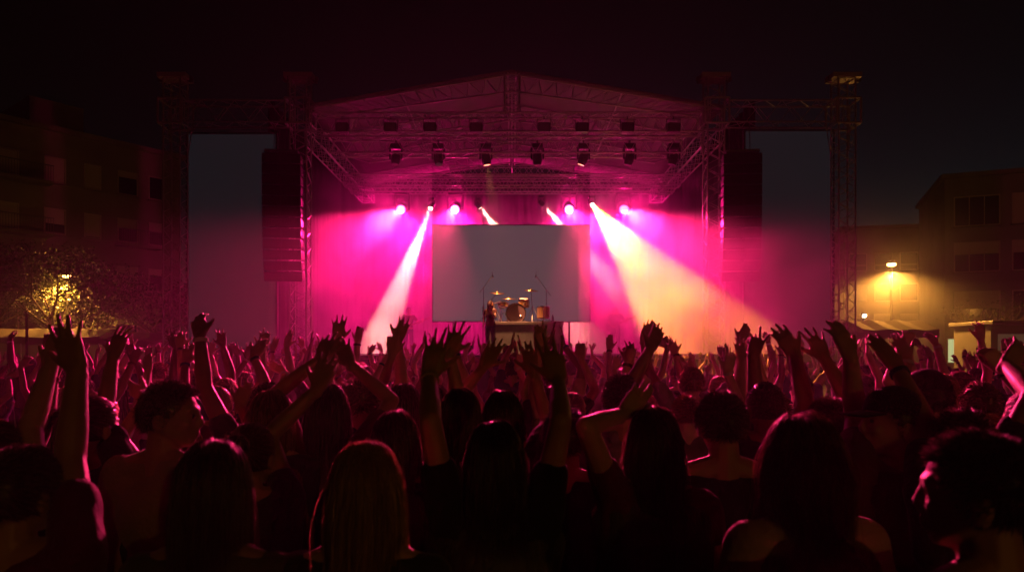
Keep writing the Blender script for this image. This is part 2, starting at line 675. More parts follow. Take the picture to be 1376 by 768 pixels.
    capv = toW((C + dd * A * (1.035 + .02 * np.sin(dd[..., :1] * 31 + dd[..., 1:2] * 23))).reshape(-1, 3))
    keep = (dd[..., 2] > -.55 + 1.25 * np.clip(dd[..., 1] + .12, 0, 2)).reshape(-1)
    cf = []
    for r_ in range(23):
        for c_ in range(36):
            q = (r_ * 36 + c_, r_ * 36 + (c_ + 1) % 36, (r_ + 1) * 36 + (c_ + 1) % 36, (r_ + 1) * 36 + c_)
            if keep[list(q)].all():
                cf.append(q)
    cf = np.array(cf) + len(V)
    extra_v, extra_f = [], []
    off = len(V) + len(capv)
    if style in ('bun', 'ponytail'):
        sp = Soup()
        if style == 'bun':
            sp.ell(np.array(HM @ Vector((0, -.112, 1.66))), (.042, .036, .040))
        else:
            q0 = np.array(HM @ Vector((0, -.10, 1.655)))
            for s_ in range(40):
                o_ = r2.normal(size=3) * .010
                pts = [q0 + o_ * .5, q0 + np.array((0, -.04, -.01)) + o_, q0 + np.array((0, -.055, -.09)) + o_ * 1.8, q0 + np.array((.005, -.05, -.19)) + o_ * 2.2]
                pts.append(pts[-1] + np.array((.0, .008, -.06 - r2.uniform(0, .05))) + o_)
                for a_, b_ in zip(pts[:-1], pts[1:]):
                    sp.capsule(a_, .006, b_, .0045, 5)
        ev, ef = np.concatenate(sp.V), np.concatenate(sp.F) + off
        V = np.concatenate([V, capv, ev])
        F = np.concatenate([F, cf, ef])
    else:
        V = np.concatenate([V, capv])
        F = np.concatenate([F, cf])
    return mesh_np('hair', V, F, smooth=True)


def cap_mesh(HM, brim_yaw=0):
    """baseball cap: crown and peak"""
    crown, peak = MB(), MB()
    prof = [(1.12 * math.cos(R(e)), 1.12 * math.sin(R(e))) for e in (2, 12, 25, 40, 55, 70, 82, 89)]
    vs, n = [], 24
    for r_, z_ in prof:
        for i in range(n):
            t = 2 * math.pi * i / n
            vs.append(HM @ Vector((r_ * CRAN[0] * math.cos(t), HEAD_C[1] + r_ * CRAN[1] * math.sin(t), HEAD_C[2] + .022 + z_ * .088)))
    fs = [(j * n + i, j * n + (i + 1) % n, (j + 1) * n + (i + 1) % n, (j + 1) * n + i) for j in range(len(prof) - 1) for i in range(n)]
    crown.add(vs, fs)
    pv, pf = [], []
    for zo in (0, -.005):
        for j in range(4):
            for i in range(9):
                t = R(30 + 120 * i / 8)
                ext = j / 3 * .075 * max(0.0, math.sin((t - R(30)) / R(120) * math.pi)) ** .5
                pv.append(HM @ Vector(((1.1 * CRAN[0] + ext * .3) * math.cos(t), HEAD_C[1] + 1.1 * CRAN[1] * math.sin(t) + ext, HEAD_C[2] + .024 + zo - ext * .25 - .25 * abs(math.cos(t)) ** 2 * ext)))
    for b_ in (0, 36):
        for j in range(3):
            for i in range(8):
                q = (b_ + j * 9 + i, b_ + j * 9 + i + 1, b_ + (j + 1) * 9 + i + 1, b_ + (j + 1) * 9 + i)
                pf.append(q if b_ == 0 else q[::-1])
    for i in range(8):
        pf.append((27 + i, 28 + i, 64 + i, 63 + i))
    peak.add(pv, pf)
    return crown, peak


PEOPLE_MESH = {}


def make_person(spec, voxel=.007, strands=900, srad=.0028, key=None):
    """one person: continuous body mesh, with hair and clothing as children"""
    body, top, leg, HM, up = person_soup(spec, voxel)
    o = bpy.data.objects.new('person', bpy.data.meshes.new('person'))
    COL.objects.link(o)
    sk = SKINS[spec.get('skin', 0)]

    def fin(me, o=o):
        me.materials.clear()
        for m_ in (sk, EYE, LIP):
            me.materials.append(m_)
        k = len(me.polygons)
        c = np.empty(k * 3, np.float32)
        me.polygons.foreach_get('center', c)
        c = c.reshape(-1, 3)
        mi = np.zeros(k, np.int32)
        for sx in (-1, 1):
            e = np.array(HM @ Vector((sx * .031, .099, 1.607)))
            mi[np.linalg.norm(c - e, axis=1) < .0085] = 1
        e = np.array(HM @ Vector((0, .112, 1.543)))
        q = (c - e)
        mi[(np.abs(q[:, 2]) < .011) & (np.linalg.norm(q, axis=1) < .021)] = 2
        me.polygons.foreach_set('material_index', mi)
        me.name = 'person'
        old = o.data
        o.data = me
        bpy.data.meshes.remove(old)
    bake_later(body, voxel, 3, fin)

    def child(name, soup, vx, m_, amp):
        c = bpy.data.objects.new(name, bpy.data.meshes.new(name))
        COL.objects.link(c)
        c.parent = o

        def f2(me, c=c):
            me.materials.clear()
            me.materials.append(m_)
            fold_noise(me, amp, 26, spec.get('seed', 0))
            me.name = name
            old = c.data
            c.data = me
            bpy.data.meshes.remove(old)
        bake_later(soup, vx, 3, f2)
        return c
    child(spec.get('topname', 'shirt'), top, max(.010, voxel * 1.4), TOPS[spec.get('top', 'black')], .0022)
    child('trousers', leg, .016, JEANS, .002)
    st = spec.get('hair', 'long')
    if st != 'none':
        hm = hair_mesh(spec, HM, st, strands if st in ('long', 'wavy', 'bob') else int(strands * 1.2), srad, spec.get('seed', 0))
        obj('hair', hm, HAIRS[spec.get('hc', 'dark')], o)
    if spec.get('cap'):
        c1, c2 = cap_mesh(HM)
        cc = c1.build('cap', TOPS[spec['cap']], o, smooth=True)
        sd = cc.modifiers.new('s', 'SOLIDIFY')
        sd.thickness = .004
        c2.build('cap_peak', TOPS[spec['cap']], cc, smooth=True)
    for sx, bc in spec.get('band', {}).items():
        E, W = up[sx]
        ax = Vector(W - E).normalized()
        q = Vector(W) - ax * .022
        k = 1.0 if spec['male'] else .90
        MB().lathe([(.0285 * k, -.010), (.0345 * k, -.009), (.0345 * k, .009), (.0285 * k, .010)], q, ax, 18, True).build('wristband', TOPS[bc], o)
    return o


def arm_up(sx, wx, wy, wz, f=(0, .1, 1), splay=.7, curl=.22, pose=None, n=(0, 1, .1), ex=None):
    return {'W': (sx * wx, wy, wz), 'E': ex or (sx * .55, -.05, 1.55), 'F': f, 'splay': splay, 'curl': curl, 'pose': pose, 'N': n}


HD = ('woman', 'man')
# ------------------------------------------------------------------ crowd: the near people, each posed as in the photograph
def near(px, ytop, D, male=False, hair='long', hc='dark', top='black', arms=None, yaw=0.0, pitch=0.0, skin=0, rz=0.0, label='', strands=2600, srad=.0016, voxel=.006, x_off=0, **kw):
    top_extra = {'long': .022, 'wavy': .03, 'bob': .022, 'short': .022, 'curly': .03, 'buzz': .012, 'bun': .018, 'ponytail': .018, 'none': .0}[hair]
    ztop = CAM_H - (ytop - CY) * D / FPX
    sc = ztop / (1.716 + top_extra)
    base = Vector(((px - CX) * D / FPX, D, 0))
    inv = (Matrix.Translation(base) @ Matrix.Rotation(rz, 4, 'Z') @ Matrix.Scale(sc, 4)).inverted()
    A = {}
    for sx, a in (arms or {}).items():
        w = inv @ P(*a['w'][:2], D + a.get('dw', .15))
        e = inv @ P(*a['e'][:2], D + a.get('de', .0))
        t = inv @ P(*a['t'][:2], D + a.get('dt', .2))
        A[sx] = {'W': tuple(w), 'E': tuple(e), 'F': (0, 0, 1), 'tip': tuple(t), 'splay': a.get('splay', .6), 'curl': a.get('curl', .2), 'pose': a.get('pose'), 'N': a.get('n', (0, 1, .1))}
        if 'thumb' in a:
            A[sx]['thumb'] = a['thumb']
    spec = dict(male=male, hair=hair, hc=hc, top=top, arms=A, yaw=yaw, pitch=pitch, skin=skin, seed=abs(int(px * 3 + D * 17)), **kw)
    o = make_person(spec, voxel, strands, srad)
    o.location = base
    o.rotation_euler = (0, 0, rz)
    o.scale = (sc, sc, sc)
    tag(o, label, 'person', 'people in the audience')
    NEAR.append((base.x, base.y))
    return o


NEAR = []
L_, R_ = -1, 1
near(490, 585, 1.70, hair='long', hc='blonde', top='charcoal', label='woman with long straight fair hair seen from behind, arms down, biggest head', strands=4200, srad=.0011, seed2=1)
near(665, 559, 2.10, hair='long', hc='black', top='black', skin=1, sleeve=.45, band={-1: 'beige'},
     arms={L_: dict(w=(577, 505), e=(565, 618), t=(594, 425), dw=.18, de=-.45, dt=.22, splay=.75, curl=.12),
           R_: dict(w=(750, 512), e=(772, 606), t=(734, 436), dw=.18, de=-.4, dt=.23, splay=.6, curl=.1)},
     label='dark long-haired woman holding both bare arms straight up, open palms before the drum riser', strands=3600, srad=.0012)
near(880, 541, 2.35, hair='long', hc='dark', top='maroon', skin=0, sleeve=.3,
     arms={L_: dict(w=(838, 556), e=(800, 618), t=(872, 514), dw=.06, de=-.1, dt=.12, splay=.2, curl=.25)},
     label='long-haired woman with one hand bent up beside her head, below the orange beam', strands=3200, srad=.0013)
near(972, 523, 2.70, male=True, hair='short', hc='black', top='black', sleeve=0, skin=1, label='short-haired man in a sleeveless top, bare shoulders, arms down', strands=3000, srad=.0013)
near(1083, 545, 1.85, hair='wavy', hc='brown', top='beige', skin=0, rz=.15, yaw=-.15, label='woman with loose wavy brown hair in a beige top, back turned to the camera', strands=4200, srad=.0011)
near(1326, 574, 1.40, male=True, hair='short', hc='black', top='black', skin=1, yaw=.55, rz=.3, fat=1.1, label='big dark-headed man at the very corner of the crowd, face turned slightly aside', strands=3600, srad=.0014)
near(1202, 518, 2.55, male=True, hair='short', hc='dark', top='maroon', cap='black', skin=0, yaw=1.15, rz=.3, pitch=.1,
     arms={L_: dict(w=(1142, 478), e=(1150, 560), t=(1124, 438), dw=.1, de=.2, dt=.15, splay=.3, curl=.3)},
     label='man in a dark cap, face in profile, one arm raised towards the street lamp', strands=1500, srad=.0016)
near(222, 508, 2.60, male=True, hair='short', hc='black', top='khaki', skin=1, yaw=-1.05, rz=-.3, label='short-haired man in a khaki shirt looking sideways to the stage, arms down', strands=3000, srad=.0013)
near(283, 584, 1.70, male=False, hair='bob', hc='black', top='olive', skin=1, sleeve=.2, label='woman with a thick black bob in an olive top, seen from behind', strands=3800, srad=.0012)
near(18, 596, 1.75, male=True, hair='short', hc='black', top='maroon', skin=1, fat=1.1,
     arms={R_: dict(w=(104, 447), e=(62, 600), t=(72, 396), dw=.25, de=.25, dt=.22, splay=.9, curl=.14, n=(0, 1, .1))},
     label='man in a maroon shirt at the crowd corner, big bare forearm raised', strands=2400, srad=.0014)
near(-20, 560, 2.3, male=True, hair='short', hc='dark', top='black', skin=0,
     arms={R_: dict(w=(74, 446), e=(30, 520), t=(92, 400), dw=.3, de=.2, dt=.35, splay=.3, curl=.2)},
     label='man half outside the crowd edge, arm stretched up in front of the yellow awning', strands=1500)
near(120, 530, 2.75, male=False, hair='ponytail', hc='black', top='black', skin=1, rz=-.2,
     arms={R_: dict(w=(150, 447), e=(118, 500), t=(176, 416), dw=.3, de=.2, dt=.35, splay=.6, curl=.2, n=(0, 1, .1))},
     label='ponytailed woman whose arm points up and sideways before the apartment block', strands=1500)
near(362, 519, 3.0, hair='long', hc='brown', top='navy', skin=3, label='brown long-haired woman in a navy top behind the black bob, arms down', strands=2200, srad=.0016)
near(335, 565, 2.45, male=False, hair='bun', hc='dark', top='charcoal', skin=1, sleeve=.3,
     arms={R_: dict(w=(428, 521), e=(372, 640), t=(452, 452), dw=.2, de=.05, dt=.3, splay=.6, curl=.2)},
     label='woman with a bun raising one long bare arm below the line array', strands=1800)
near(618, 517, 3.05, male=False, hair='bob', hc='dark', top='grey', skin=0,
     arms={L_: dict(w=(604, 474), e=(595, 560), t=(622, 420), dw=.2, de=.1, dt=.28, splay=.9, curl=.08)},
     label='woman with a dark bob lifting one open hand before the big screen corner', strands=1800, srad=.0018)
near(530, 546, 2.65, hair='long', hc='dark', top='black', skin=1, label='dark-haired woman right behind the fair-haired one, arms down', strands=2200, srad=.0016)
near(541, 511, 3.5, hair='bob', hc='black', top='navy', skin=0, label='woman with a smooth black bob just below the big screen, arms down', strands=1600, srad=.002)
near(676, 520, 3.15, hair='bob', hc='dark', top='charcoal', skin=1,
     arms={R_: dict(w=(716, 500), e=(722, 570), t=(708, 450), dw=.2, de=.1, dt=.26, splay=.5, curl=.2),
           L_: dict(w=(650, 492), e=(630, 560), t=(672, 452), dw=.2, de=.1, dt=.26, splay=.5, curl=.2)},
     label='person with dark bobbed hair clapping overhead, in front of the singer', strands=1600, srad=.002)
near(835, 500, 3.7, male=True, hair='short', hc='black', top='grey', skin=1,
     arms={R_: dict(w=(874, 468), e=(850, 540), t=(892, 430), dw=.2, de=.15, dt=.3, splay=.15, curl=.1)},
     label='short-haired man in grey, flat hand pointing up at the orange beam', strands=1500, srad=.002)
near(1118, 531, 2.9, male=True, hair='short', hc='dark', top='charcoal', skin=1,
     arms={L_: dict(w=(1068, 476), e=(1085, 545), t=(1044, 440), dw=.25, de=.1, dt=.3, splay=.5, curl=.3),
           R_: dict(w=(1097, 458), e=(1135, 530), t=(1080, 416), dw=.35, de=.2, dt=.4, splay=1.0, curl=.15)},
     label='man in charcoal with two arms slanting up, open hands against the dark side screen', strands=1500)
near(1030, 512, 3.3, male=True, hair='buzz', hc='black', top='black', skin=2,
     arms={L_: dict(w=(1012, 474), e=(1000, 545), t=(1024, 436), dw=.2, de=.1, dt=.3, pose='vee')},
     label='close-cropped man making a two-finger sign beside the line array', strands=1500, srad=.002)
near(1300, 545, 2.35, male=True, hair='short', hc='black', top='black', skin=1, rz=.25, band={-1: 'teal'},
     arms={L_: dict(w=(1205, 492), e=(1265, 575), t=(1160, 436), dw=.3, de=.1, dt=.4, splay=.2, curl=.12)},
     label='short-haired man whose wristbanded arm slants far across towards the right tower', strands=1500)
near(1395, 520, 2.4, male=False, hair='bun', hc='dark', top='black', skin=0,
     arms={L_: dict(w=(1352, 490), e=(1350, 560), t=(1382, 455), dw=.15, de=.05, dt=.2, splay=.3, curl=.4)},
     label='woman cut by the edge of the crowd, bent bare arm lit pink', strands=1500)
near(1250, 495, 3.3, male=True, hair='short', hc='black', top='black', cap='charcoal', skin=1, yaw=.5, label='man in a grey cap and black shirt behind the slanting arm', strands=1200, srad=.002)
near(440, 512, 3.1, male=False, hair='long', hc='black', top='maroon', skin=1,
     arms={R_: dict(w=(470, 488), e=(500, 560), t=(452, 443), dw=.2, de=.1, dt=.3, splay=.5, curl=.2),
           L_: dict(w=(432, 480), e=(400, 540), t=(446, 446), dw=.2, de=.1, dt=.3, splay=.5, curl=.2)},
     label='black-haired woman with both hands joined high over her head, beside the pink haze', strands=1500, srad=.002)
near(760, 545, 2.75, male=True, hair='short', hc='black', top='black', skin=1, label='short-haired man in black close behind the raised bare arms', strands=1800)

# ------------------------------------------------------------------ crowd: kinds of pose for the people farther in
def proto(seed):
    r2 = random.Random(seed)
    male = r2.random() < .5
    hair = r2.choice(('short', 'short', 'curly', 'buzz')) if male else r2.choice(('long', 'long', 'bob', 'ponytail', 'bun', 'wavy'))
    return r2, male, hair


POSES = []


def add_pose(kind, seed):
    r2, male, hair = proto(seed)
    u = r2.uniform
    arms = {}
    txt = 'arms down'
    fw = lambda sx: (sx * u(-.55, .6), u(-.1, .55), 1)
    if kind == 'both':
        for sx in (-1, 1):
            arms[sx] = arm_up(sx, u(.06, .40), u(.0, .26), u(1.90, 2.03), fw(sx), u(.1, 1.1), u(.05, .5))
        txt = 'both hands up'
    elif kind == 'wide':
        for sx in (-1, 1):
            arms[sx] = arm_up(sx, u(.38, .5), u(.0, .2), u(1.78, 1.86), (sx * u(.1, .7), u(0, .3), 1), u(.4, 1.0), u(.08, .35))
        txt = 'arms spread wide'
    elif kind == 'one':
        sx = r2.choice((-1, 1))
        arms[sx] = arm_up(sx, u(-.02, .36), u(.0, .26), u(1.92, 2.04), fw(sx), u(.1, 1.1), u(.05, .5))
        txt = 'one hand up'
    elif kind == 'fist':
        sx = r2.choice((-1, 1))
        arms[sx] = arm_up(sx, u(.12, .28), u(.1, .25), u(1.90, 1.98), fw(sx), pose='fist')
        txt = 'fist raised'
    elif kind == 'vee':
        sx = r2.choice((-1, 1))
        arms[sx] = arm_up(sx, u(.15, .28), u(.1, .25), u(1.90, 1.98), fw(sx), pose='vee')
        txt = 'two fingers raised'
    elif kind == 'point':
        sx = r2.choice((-1, 1))
        arms[sx] = arm_up(sx, u(.1, .3), u(.2, .35), u(1.88, 1.96), (0, .6, 1), pose='point')
        txt = 'pointing up'
    elif kind == 'clap':
        for sx in (-1, 1):
            arms[sx] = arm_up(sx, u(.035, .06), .18, u(1.88, 1.96), (-sx * .12, .1, 1), .3, .12, n=(-sx, 0, 0))
            arms[sx]['thumb'] = (0, -1, .0)
        txt = 'clapping overhead'
    elif kind == 'bent':
        sx = r2.choice((-1, 1))
        arms[sx] = arm_up(sx, u(.2, .32), u(.1, .2), u(1.80, 1.9), (sx * u(.6, 1.2), .2, .35), u(.3, .7), u(.3, .6))
        arms[-sx] = arm_up(-sx, u(.2, .35), u(.1, .25), u(1.75, 1.9), (-sx * .3, .1, 1), u(.3, 1), u(.1, .4))
        txt = 'hands waving'
    spec = dict(male=male, hair=hair, hc=r2.choice(('black', 'dark', 'dark', 'brown', 'brown', 'blonde', 'red')), top=r2.choice(list(TOPS)), arms=arms, yaw=u(-.35, .35), pitch=u(-.05, .15), skin=r2.choice((0, 0, 1, 1, 2, 3)), seed=seed,
                sleeve=r2.choice((.5, .6, .3, 0 if not male else .5)),
                band={sx: r2.choice(('white', 'black', 'teal', 'maroon')) for sx in arms if r2.random() < .35})
    o = make_person(spec, .0076, 600 if hair not in ('buzz',) else 900, .0034)
    hairtxt = {'short': 'short-haired', 'curly': 'curly-haired', 'buzz': 'close-cropped', 'long': 'long-haired', 'bob': 'bobbed', 'ponytail': 'ponytailed', 'bun': 'bun-haired', 'wavy': 'wavy-haired'}[hair]
    POSES.append((o, hairtxt, HD[male], txt, kind, spec))


for k, (kind, n_) in enumerate((('both', 9), ('wide', 2), ('one', 4), ('fist', 2), ('vee', 1), ('point', 1), ('clap', 3), ('bent', 3), ('down', 4))):
    for q in range(n_):
        add_pose(kind, 100 + k * 17 + q)

bake_all()

# ------------------------------------------------------------------ crowd: everyone else
r3 = random.Random(5)
spots = []
d = 2.9
while d < 17.6:
    sx_ = .66 + .034 * d
    half = .80 * d + .5
    n_ = int(2 * half / sx_)
    for i in range(n_ + 1):
        x = -half + (i + r3.uniform(.1, .9)) * sx_
        y = d + r3.uniform(-.28, .28)
        if all((x - a) ** 2 + (y - b) ** 2 > .40 ** 2 for a, b in NEAR):
            spots.append((x, y))
    d += .60 + .045 * d
arms_i = [i for i, p in enumerate(POSES) if p[4] != 'down']
down_i = [i for i, p in enumerate(POSES) if p[4] == 'down']
r3.shuffle(spots)
n_spots = len(spots)
spots = spots[:272]
LAND = [(-400, 'by dark apartment block'), (130, 'before the yellow awning'), (215, 'before outer left tower'), (262, 'before left side screen'), (352, 'below left line array'), (412, 'in the pink haze'),
        (500, 'below the left guitarist'), (585, 'before big screen edge'), (640, 'before the singer'), (688, 'before the drum kit'), (762, 'before the right musician'), (860, 'under the orange beam'),
        (960, 'below right line array'), (1030, 'before right side screen'), (1118, 'before outer right tower'), (1170, 'before the street lamp'), (1250, 'before the white booth')]
used = set()
crowd = []
for (x, y) in spots:
    px = CX + x * FPX / y
    p_arm = .97 if y > 3.9 else .9
    cand = arms_i if r3.random() < p_arm else down_i
    k = r3.choice(cand)
    src, ht, who, txt, kind, spec = POSES[k]
    s = r3.uniform(.94, 1.09) * (1.0 if who == 'man' else .97)
    mir = r3.choice((-1, 1))
    rz = r3.gauss(0, .22) + math.atan2(x * .5, 21 - y * .6)*-1
    lx, ly = r3.gauss(-.02, .035), r3.gauss(0, .055)        # nobody stands quite upright
    if k not in used:
        o = src
        used.add(k)
        o.location, o.rotation_euler, o.scale = (x, y, 0), (lx, ly, rz), (s * mir, s, s)
    else:
        o = dup(src, (x, y, 0), rot=(lx, ly, rz), scale=(s * mir, s, s))
    # clothes, hair and skin differ from copy to copy
    tops = r3.choice(list(TOPS))
    for c in o.children:
        st = c.name.split('.')[0]
        if st == 'shirt':
            c.material_slots[0].link = 'OBJECT'
            c.material_slots[0].material = TOPS[tops]
        elif st == 'hair':
            hc = r3.choice(('black', 'dark', 'dark', 'brown', 'brown', 'blonde', 'red'))
            c.material_slots[0].link = 'OBJECT'
            c.material_slots[0].material = HAIRS[hc]
    o.material_slots[0].link = 'OBJECT'
    o.material_slots[0].material = r3.choice(SKINS)
    zone = [t for l, t in LAND if px >= l][-1] if px > -400 else LAND[0][1]
    depth = 'near row' if y < 5 else 'middle row' if y < 9 else 'back row' if y < 13.5 else 'front row'
    crowd.append((o, f"{ht} {who} in {tops}, {txt}, {depth} {zone}", px))
for k in range(len(POSES)):
    if k not in used:
        for c in list(POSES[k][0].children):
            bpy.data.objects.remove(c)
        bpy.data.objects.remove(POSES[k][0])
cnt = {}
for o, l, px in crowd:
    cnt.setdefault(l, []).append((px, o))
ORD = ('leftmost', 'second from left', 'third from left', 'fourth from left', 'fifth from left')
for l, v in cnt.items():
    v.sort(key=lambda t: t[0])
    for i, (px, o) in enumerate(v):
        tag(o, l if len(v) == 1 else l + ', ' + ORD[min(i, 4)], 'person', 'people in the audience')
print('crowd', len(crowd), 'near', len(NEAR), 'spots', n_spots)

# ------------------------------------------------------------------ ground, plaza
g = MB()
g.quad((-400, -200, 0), (400, -200, 0), (400, 600, 0), (-400, 600, 0))
tag(g.build('ground', M['asphalt']), kind='structure')


# ------------------------------------------------------------------ truss work
def truss(name, p0, p1, w, h, label, group, bay=.55, rc=.025, rb=.011, up=(0, 0, 1), parent=None):
    """box truss from p0 to p1 (centre line): four chords and a lattice"""
    p0, p1 = Vector(p0), Vector(p1)
    ax = (p1 - p0)
    L = ax.length
    ax.normalize()
    upv = Vector(up)
    upv = (upv - ax * upv.dot(ax)).normalized()
    sd = ax.cross(upv)
    t = parent or thing(name, label, 'truss', p0, 0, group)
    o0 = Vector((0, 0, 0)) if parent is None else p0
    cor = [(-1, -1), (1, -1), (1, 1), (-1, 1)]

    def C(k, s):
        a, b = cor[k]
        return o0 + ax * s + sd * (a * w / 2) + upv * (b * h / 2)
    for k in range(4):
        MB().cyl(C(k, 0), C(k, L), rc, n=7).build('chord', M['alu'], t, smooth=False)
    lat = MB()
    n = max(1, round(L / bay))
    for face in range(4):
        a, b = face, (face + 1) % 4
        for i in range(n):
            s0, s1 = L * i / n, L * (i + 1) / n
            m_ = (s0 + s1) / 2
            lat.cyl(C(a, s0), C(b, m_), rb, n=5, cap=False)
            lat.cyl(C(b, m_), C(a, s1), rb, n=5, cap=False)
        for s_ in (0, L):
            lat.cyl(C(a, s_), C(b, s_), rb * 1.3, n=5, cap=False)
    lat.build('lattice', M['alu'], t)
    return t


TD = 21.0                                    # distance of the row of towers


def tower(px, dbl, label, x_in):
    x = (px - CX) * TD / FPX
    t = thing('truss_tower', label, 'tower', (x, TD, 0), 0, 'truss towers of the stage')
    truss('', (0, 0, .12), (0, 0, 10.15), .50, .50, '', '', bay=.5, rc=.026, rb=.012, up=(0, 1, 0), parent=t)
    # sleeve block that carries the horizontal truss
    sl = MB()
    a, z0, z1 = .36, 8.78, 9.52
    for sx in (-a, a):
        for sy in (-a, a):
            sl.cyl((sx, sy, z0), (sx, sy, z1), .032, n=6)
    for z in (z0, z1):
        for s_ in (-a, a):
            sl.cyl((-a, s_, z), (a, s_, z), .032, n=6)
            sl.cyl((s_, -a, z), (s_, a, z), .032, n=6)
    for s_ in (-1, 1):
        for q in (-a, a):
            sl.cyl((s_ * .2, q, z0 + .03), (s_ * .2, q, z1 - .03), .014, n=5)
    sl.build('sleeve_block', M['alu'], t)
    hd = MB()
    hd.box((0, 0, 10.24), (.86, .60, .14))
    hd.box((0, 0, 10.33), (.70, .12, .05))
    h = hd.build('head_block', M['alu'], t, bevel=.01)
    for s_ in (-1, 1):
        MB().cyl((s_ * .44, -.03, 10.20), (s_ * .44, .03, 10.20), .10, n=14).build('pulley', M['steel'], h)
    MB().box((0, 0, .06), (1.3, 1.3, .12)).build('base_plate', M['steel'], t, bevel=.01)
    for sx in (-1, 1):
        MB().cyl((sx * .25, 0, 2.0), (sx * 1.05, 0, .12), .024, n=6).build('outrigger', M['alu'], t)
        MB().cyl((sx * .36, .3, z0), (sx * .26, .26, z0 - .75), .018, n=5).build('knee_brace', M['alu'], t)
    hoist = MB().cyl((x_in * .30, -.30, z1 + .1), (x_in * .30, -.30, 10.18), .012, n=5)
    hoist.build('hoist_chain', M['steel'], t)
    return t, x


TWR = {}
for nm, px, lab, xi in (('ol', 236, 'outer truss tower beside the apartment block, at the far edge of its screen', 1), ('il', 404, 'inner truss tower glowing pink beside the line array nearer the apartment block', -1),
                        ('ir', 959, 'inner truss tower beside the line array on the street lamp side', 1), ('or', 1133, 'outer truss tower next to the street lamp, lit amber at its foot', -1)):
    TWR[nm] = tower(px, False, lab, xi)[1]
zt = 9.15
GR = 'horizontal roof trusses'
truss('box_truss', (TWR['ol'] + .4, TD, zt), (TWR['il'] - .4, TD, zt), .56, .64, 'dim box truss bridging the two towers on the apartment block side', GR, bay=.95)
truss('box_truss', (TWR['ir'] + .4, TD, zt), (TWR['or'] - .4, TD, zt), .56, .64, 'dim box truss bridging the two towers on the street lamp side', GR, bay=.95)
truss('box_truss', (TWR['il'] + .4, TD, 8.83), (TWR['ir'] - .4, TD, 8.83), .5, .56, 'front truss across the stage mouth holding the dark floodlights', GR, bay=.6)
truss('box_truss', (TWR['il'] + .6, 22.2, 8.52), (TWR['ir'] - .6, 22.2, 8.52), .5, .52, 'second truss across the stage holding the dark moving heads', GR, bay=.6)
truss('box_truss', (-5.9, 24.5, 8.0), (5.9, 24.5, 8.0), .38, .38, 'middle truss across the stage carrying the small warm lamps', GR, bay=.6)
truss('box_truss', (-6.4, 27.6, 8.55), (6.4, 27.6, 8.55), .42, .5, 'back truss above the big screen carrying the lit pink lamps', GR, bay=.5)
truss('box_truss', (-2.3, 26.0, 8.75), (2.3, 26.0, 8.75), .3, .3, 'short truss over the middle of the big screen', GR, bay=.4, rc=.02)
for sx, nm, lab in ((-1, 'il', 'side truss running back from the inner tower on the pink haze side'), (1, 'ir', 'side truss running back from the inner tower on the orange beam side')):
    truss('box_truss', (sx * 6.15, 21.5, 8.62), (sx * 6.15, 29.8, 8.62), .5, .5, lab, GR, bay=.6)
    truss('box_truss', (sx * 6.0, 21.2, 8.45), (sx * 4.6, 21.2, 7.0), .22, .22, lab.replace('side truss running back from', 'short knee truss slanting down by'), GR, bay=.35, rc=.018, rb=.008) if False else None

# ------------------------------------------------------------------ gable roof
ZR, ZE, XE, Y0, Y1 = 10.40, 9.33, 6.35, 20.75, 31.0
roof = thing('stage_roof', 'gabled stage roof of pale tarpaulin over trusses, lit pink from below', 'stage roof', (0, Y0, 0))
tp = MB()
NX, NY = 28, 18
vs, fs = [], []
for lay in (0, 1):
    for j in range(NY + 1):
        for i in range(NX + 1):
            u_ = -1 + 2 * i / NX
            v_ = j / NY
            z = ZR - (ZR - ZE) * abs(u_) - .06 * math.sin(v_ * math.pi * 4) ** 2 * (1 - abs(2 * abs(u_) - 1)) + (0 if lay == 0 else -.02)
            vs.append((u_ * XE, v_ * (Y1 - Y0), z))
n1 = (NX + 1) * (NY + 1)
for j in range(NY):
    for i in range(NX):
        a = j * (NX + 1) + i
        fs.append((a, a + 1, a + NX + 2, a + NX + 1))
        fs.append((a + n1, a + n1 + NX + 1, a + n1 + NX + 2, a + n1 + 1))
for i in range(NX):
    fs.append((i, i + n1, i + 1 + n1, i + 1))
    b_ = NY * (NX + 1) + i
    fs.append((b_, b_ + 1, b_ + 1 + n1, b_ + n1))
for j in range(NY):
    a = j * (NX + 1)
    fs.append((a, a + NX + 1, a + NX + 1 + n1, a + n1))
    a += NX
    fs.append((a, a + n1, a + NX + 1 + n1, a + NX + 1))
tp.add(vs, fs)
tp.build('tarpaulin', M['tarp'], roof, smooth=True)
for k, yy in enumerate((.1, 2.7, 5.3, 7.9)):
    for sx in (-1, 1):
        top0, top1 = Vector((sx * XE, yy, ZE - .10)), Vector((0, yy, ZR - .10))
        bot0, bot1 = Vector((sx * (XE - 1.0), yy, ZE - .28)), Vector((0, yy, ZR - .62))
        MB().cyl(top0, top1, .032, n=7).build('rafter', M['alu'], roof)
        MB().cyl(bot0, bot1, .028, n=7).build('lower_rafter', M['alu'], roof)
        lat = MB()
        for i in range(12):
            a0, a1, am = i / 12, (i + 1) / 12, (i + .5) / 12
            lat.cyl(bot0.lerp(bot1, a0), top0.lerp(top1, am), .011, n=5, cap=False)
            lat.cyl(top0.lerp(top1, am), bot0.lerp(bot1, a1), .011, n=5, cap=False)
        lat.build('lattice', M['alu'], roof)
rid = MB()
for dz, dx in ((-.10, -.12), (-.10, .12), (-.64, 0)):
    rid.cyl((dx, .05, ZR + dz), (dx, Y1 - Y0 - .05, ZR + dz), .028, n=7)
rid.build('ridge_beam', M['alu'], roof)
for dx in (-.22, .22):
    MB().cyl((dx, .1, ZR - .08), (dx, .1, 9.12), .03, n=7).build('king_post', M['alu'], roof)
lat = MB()
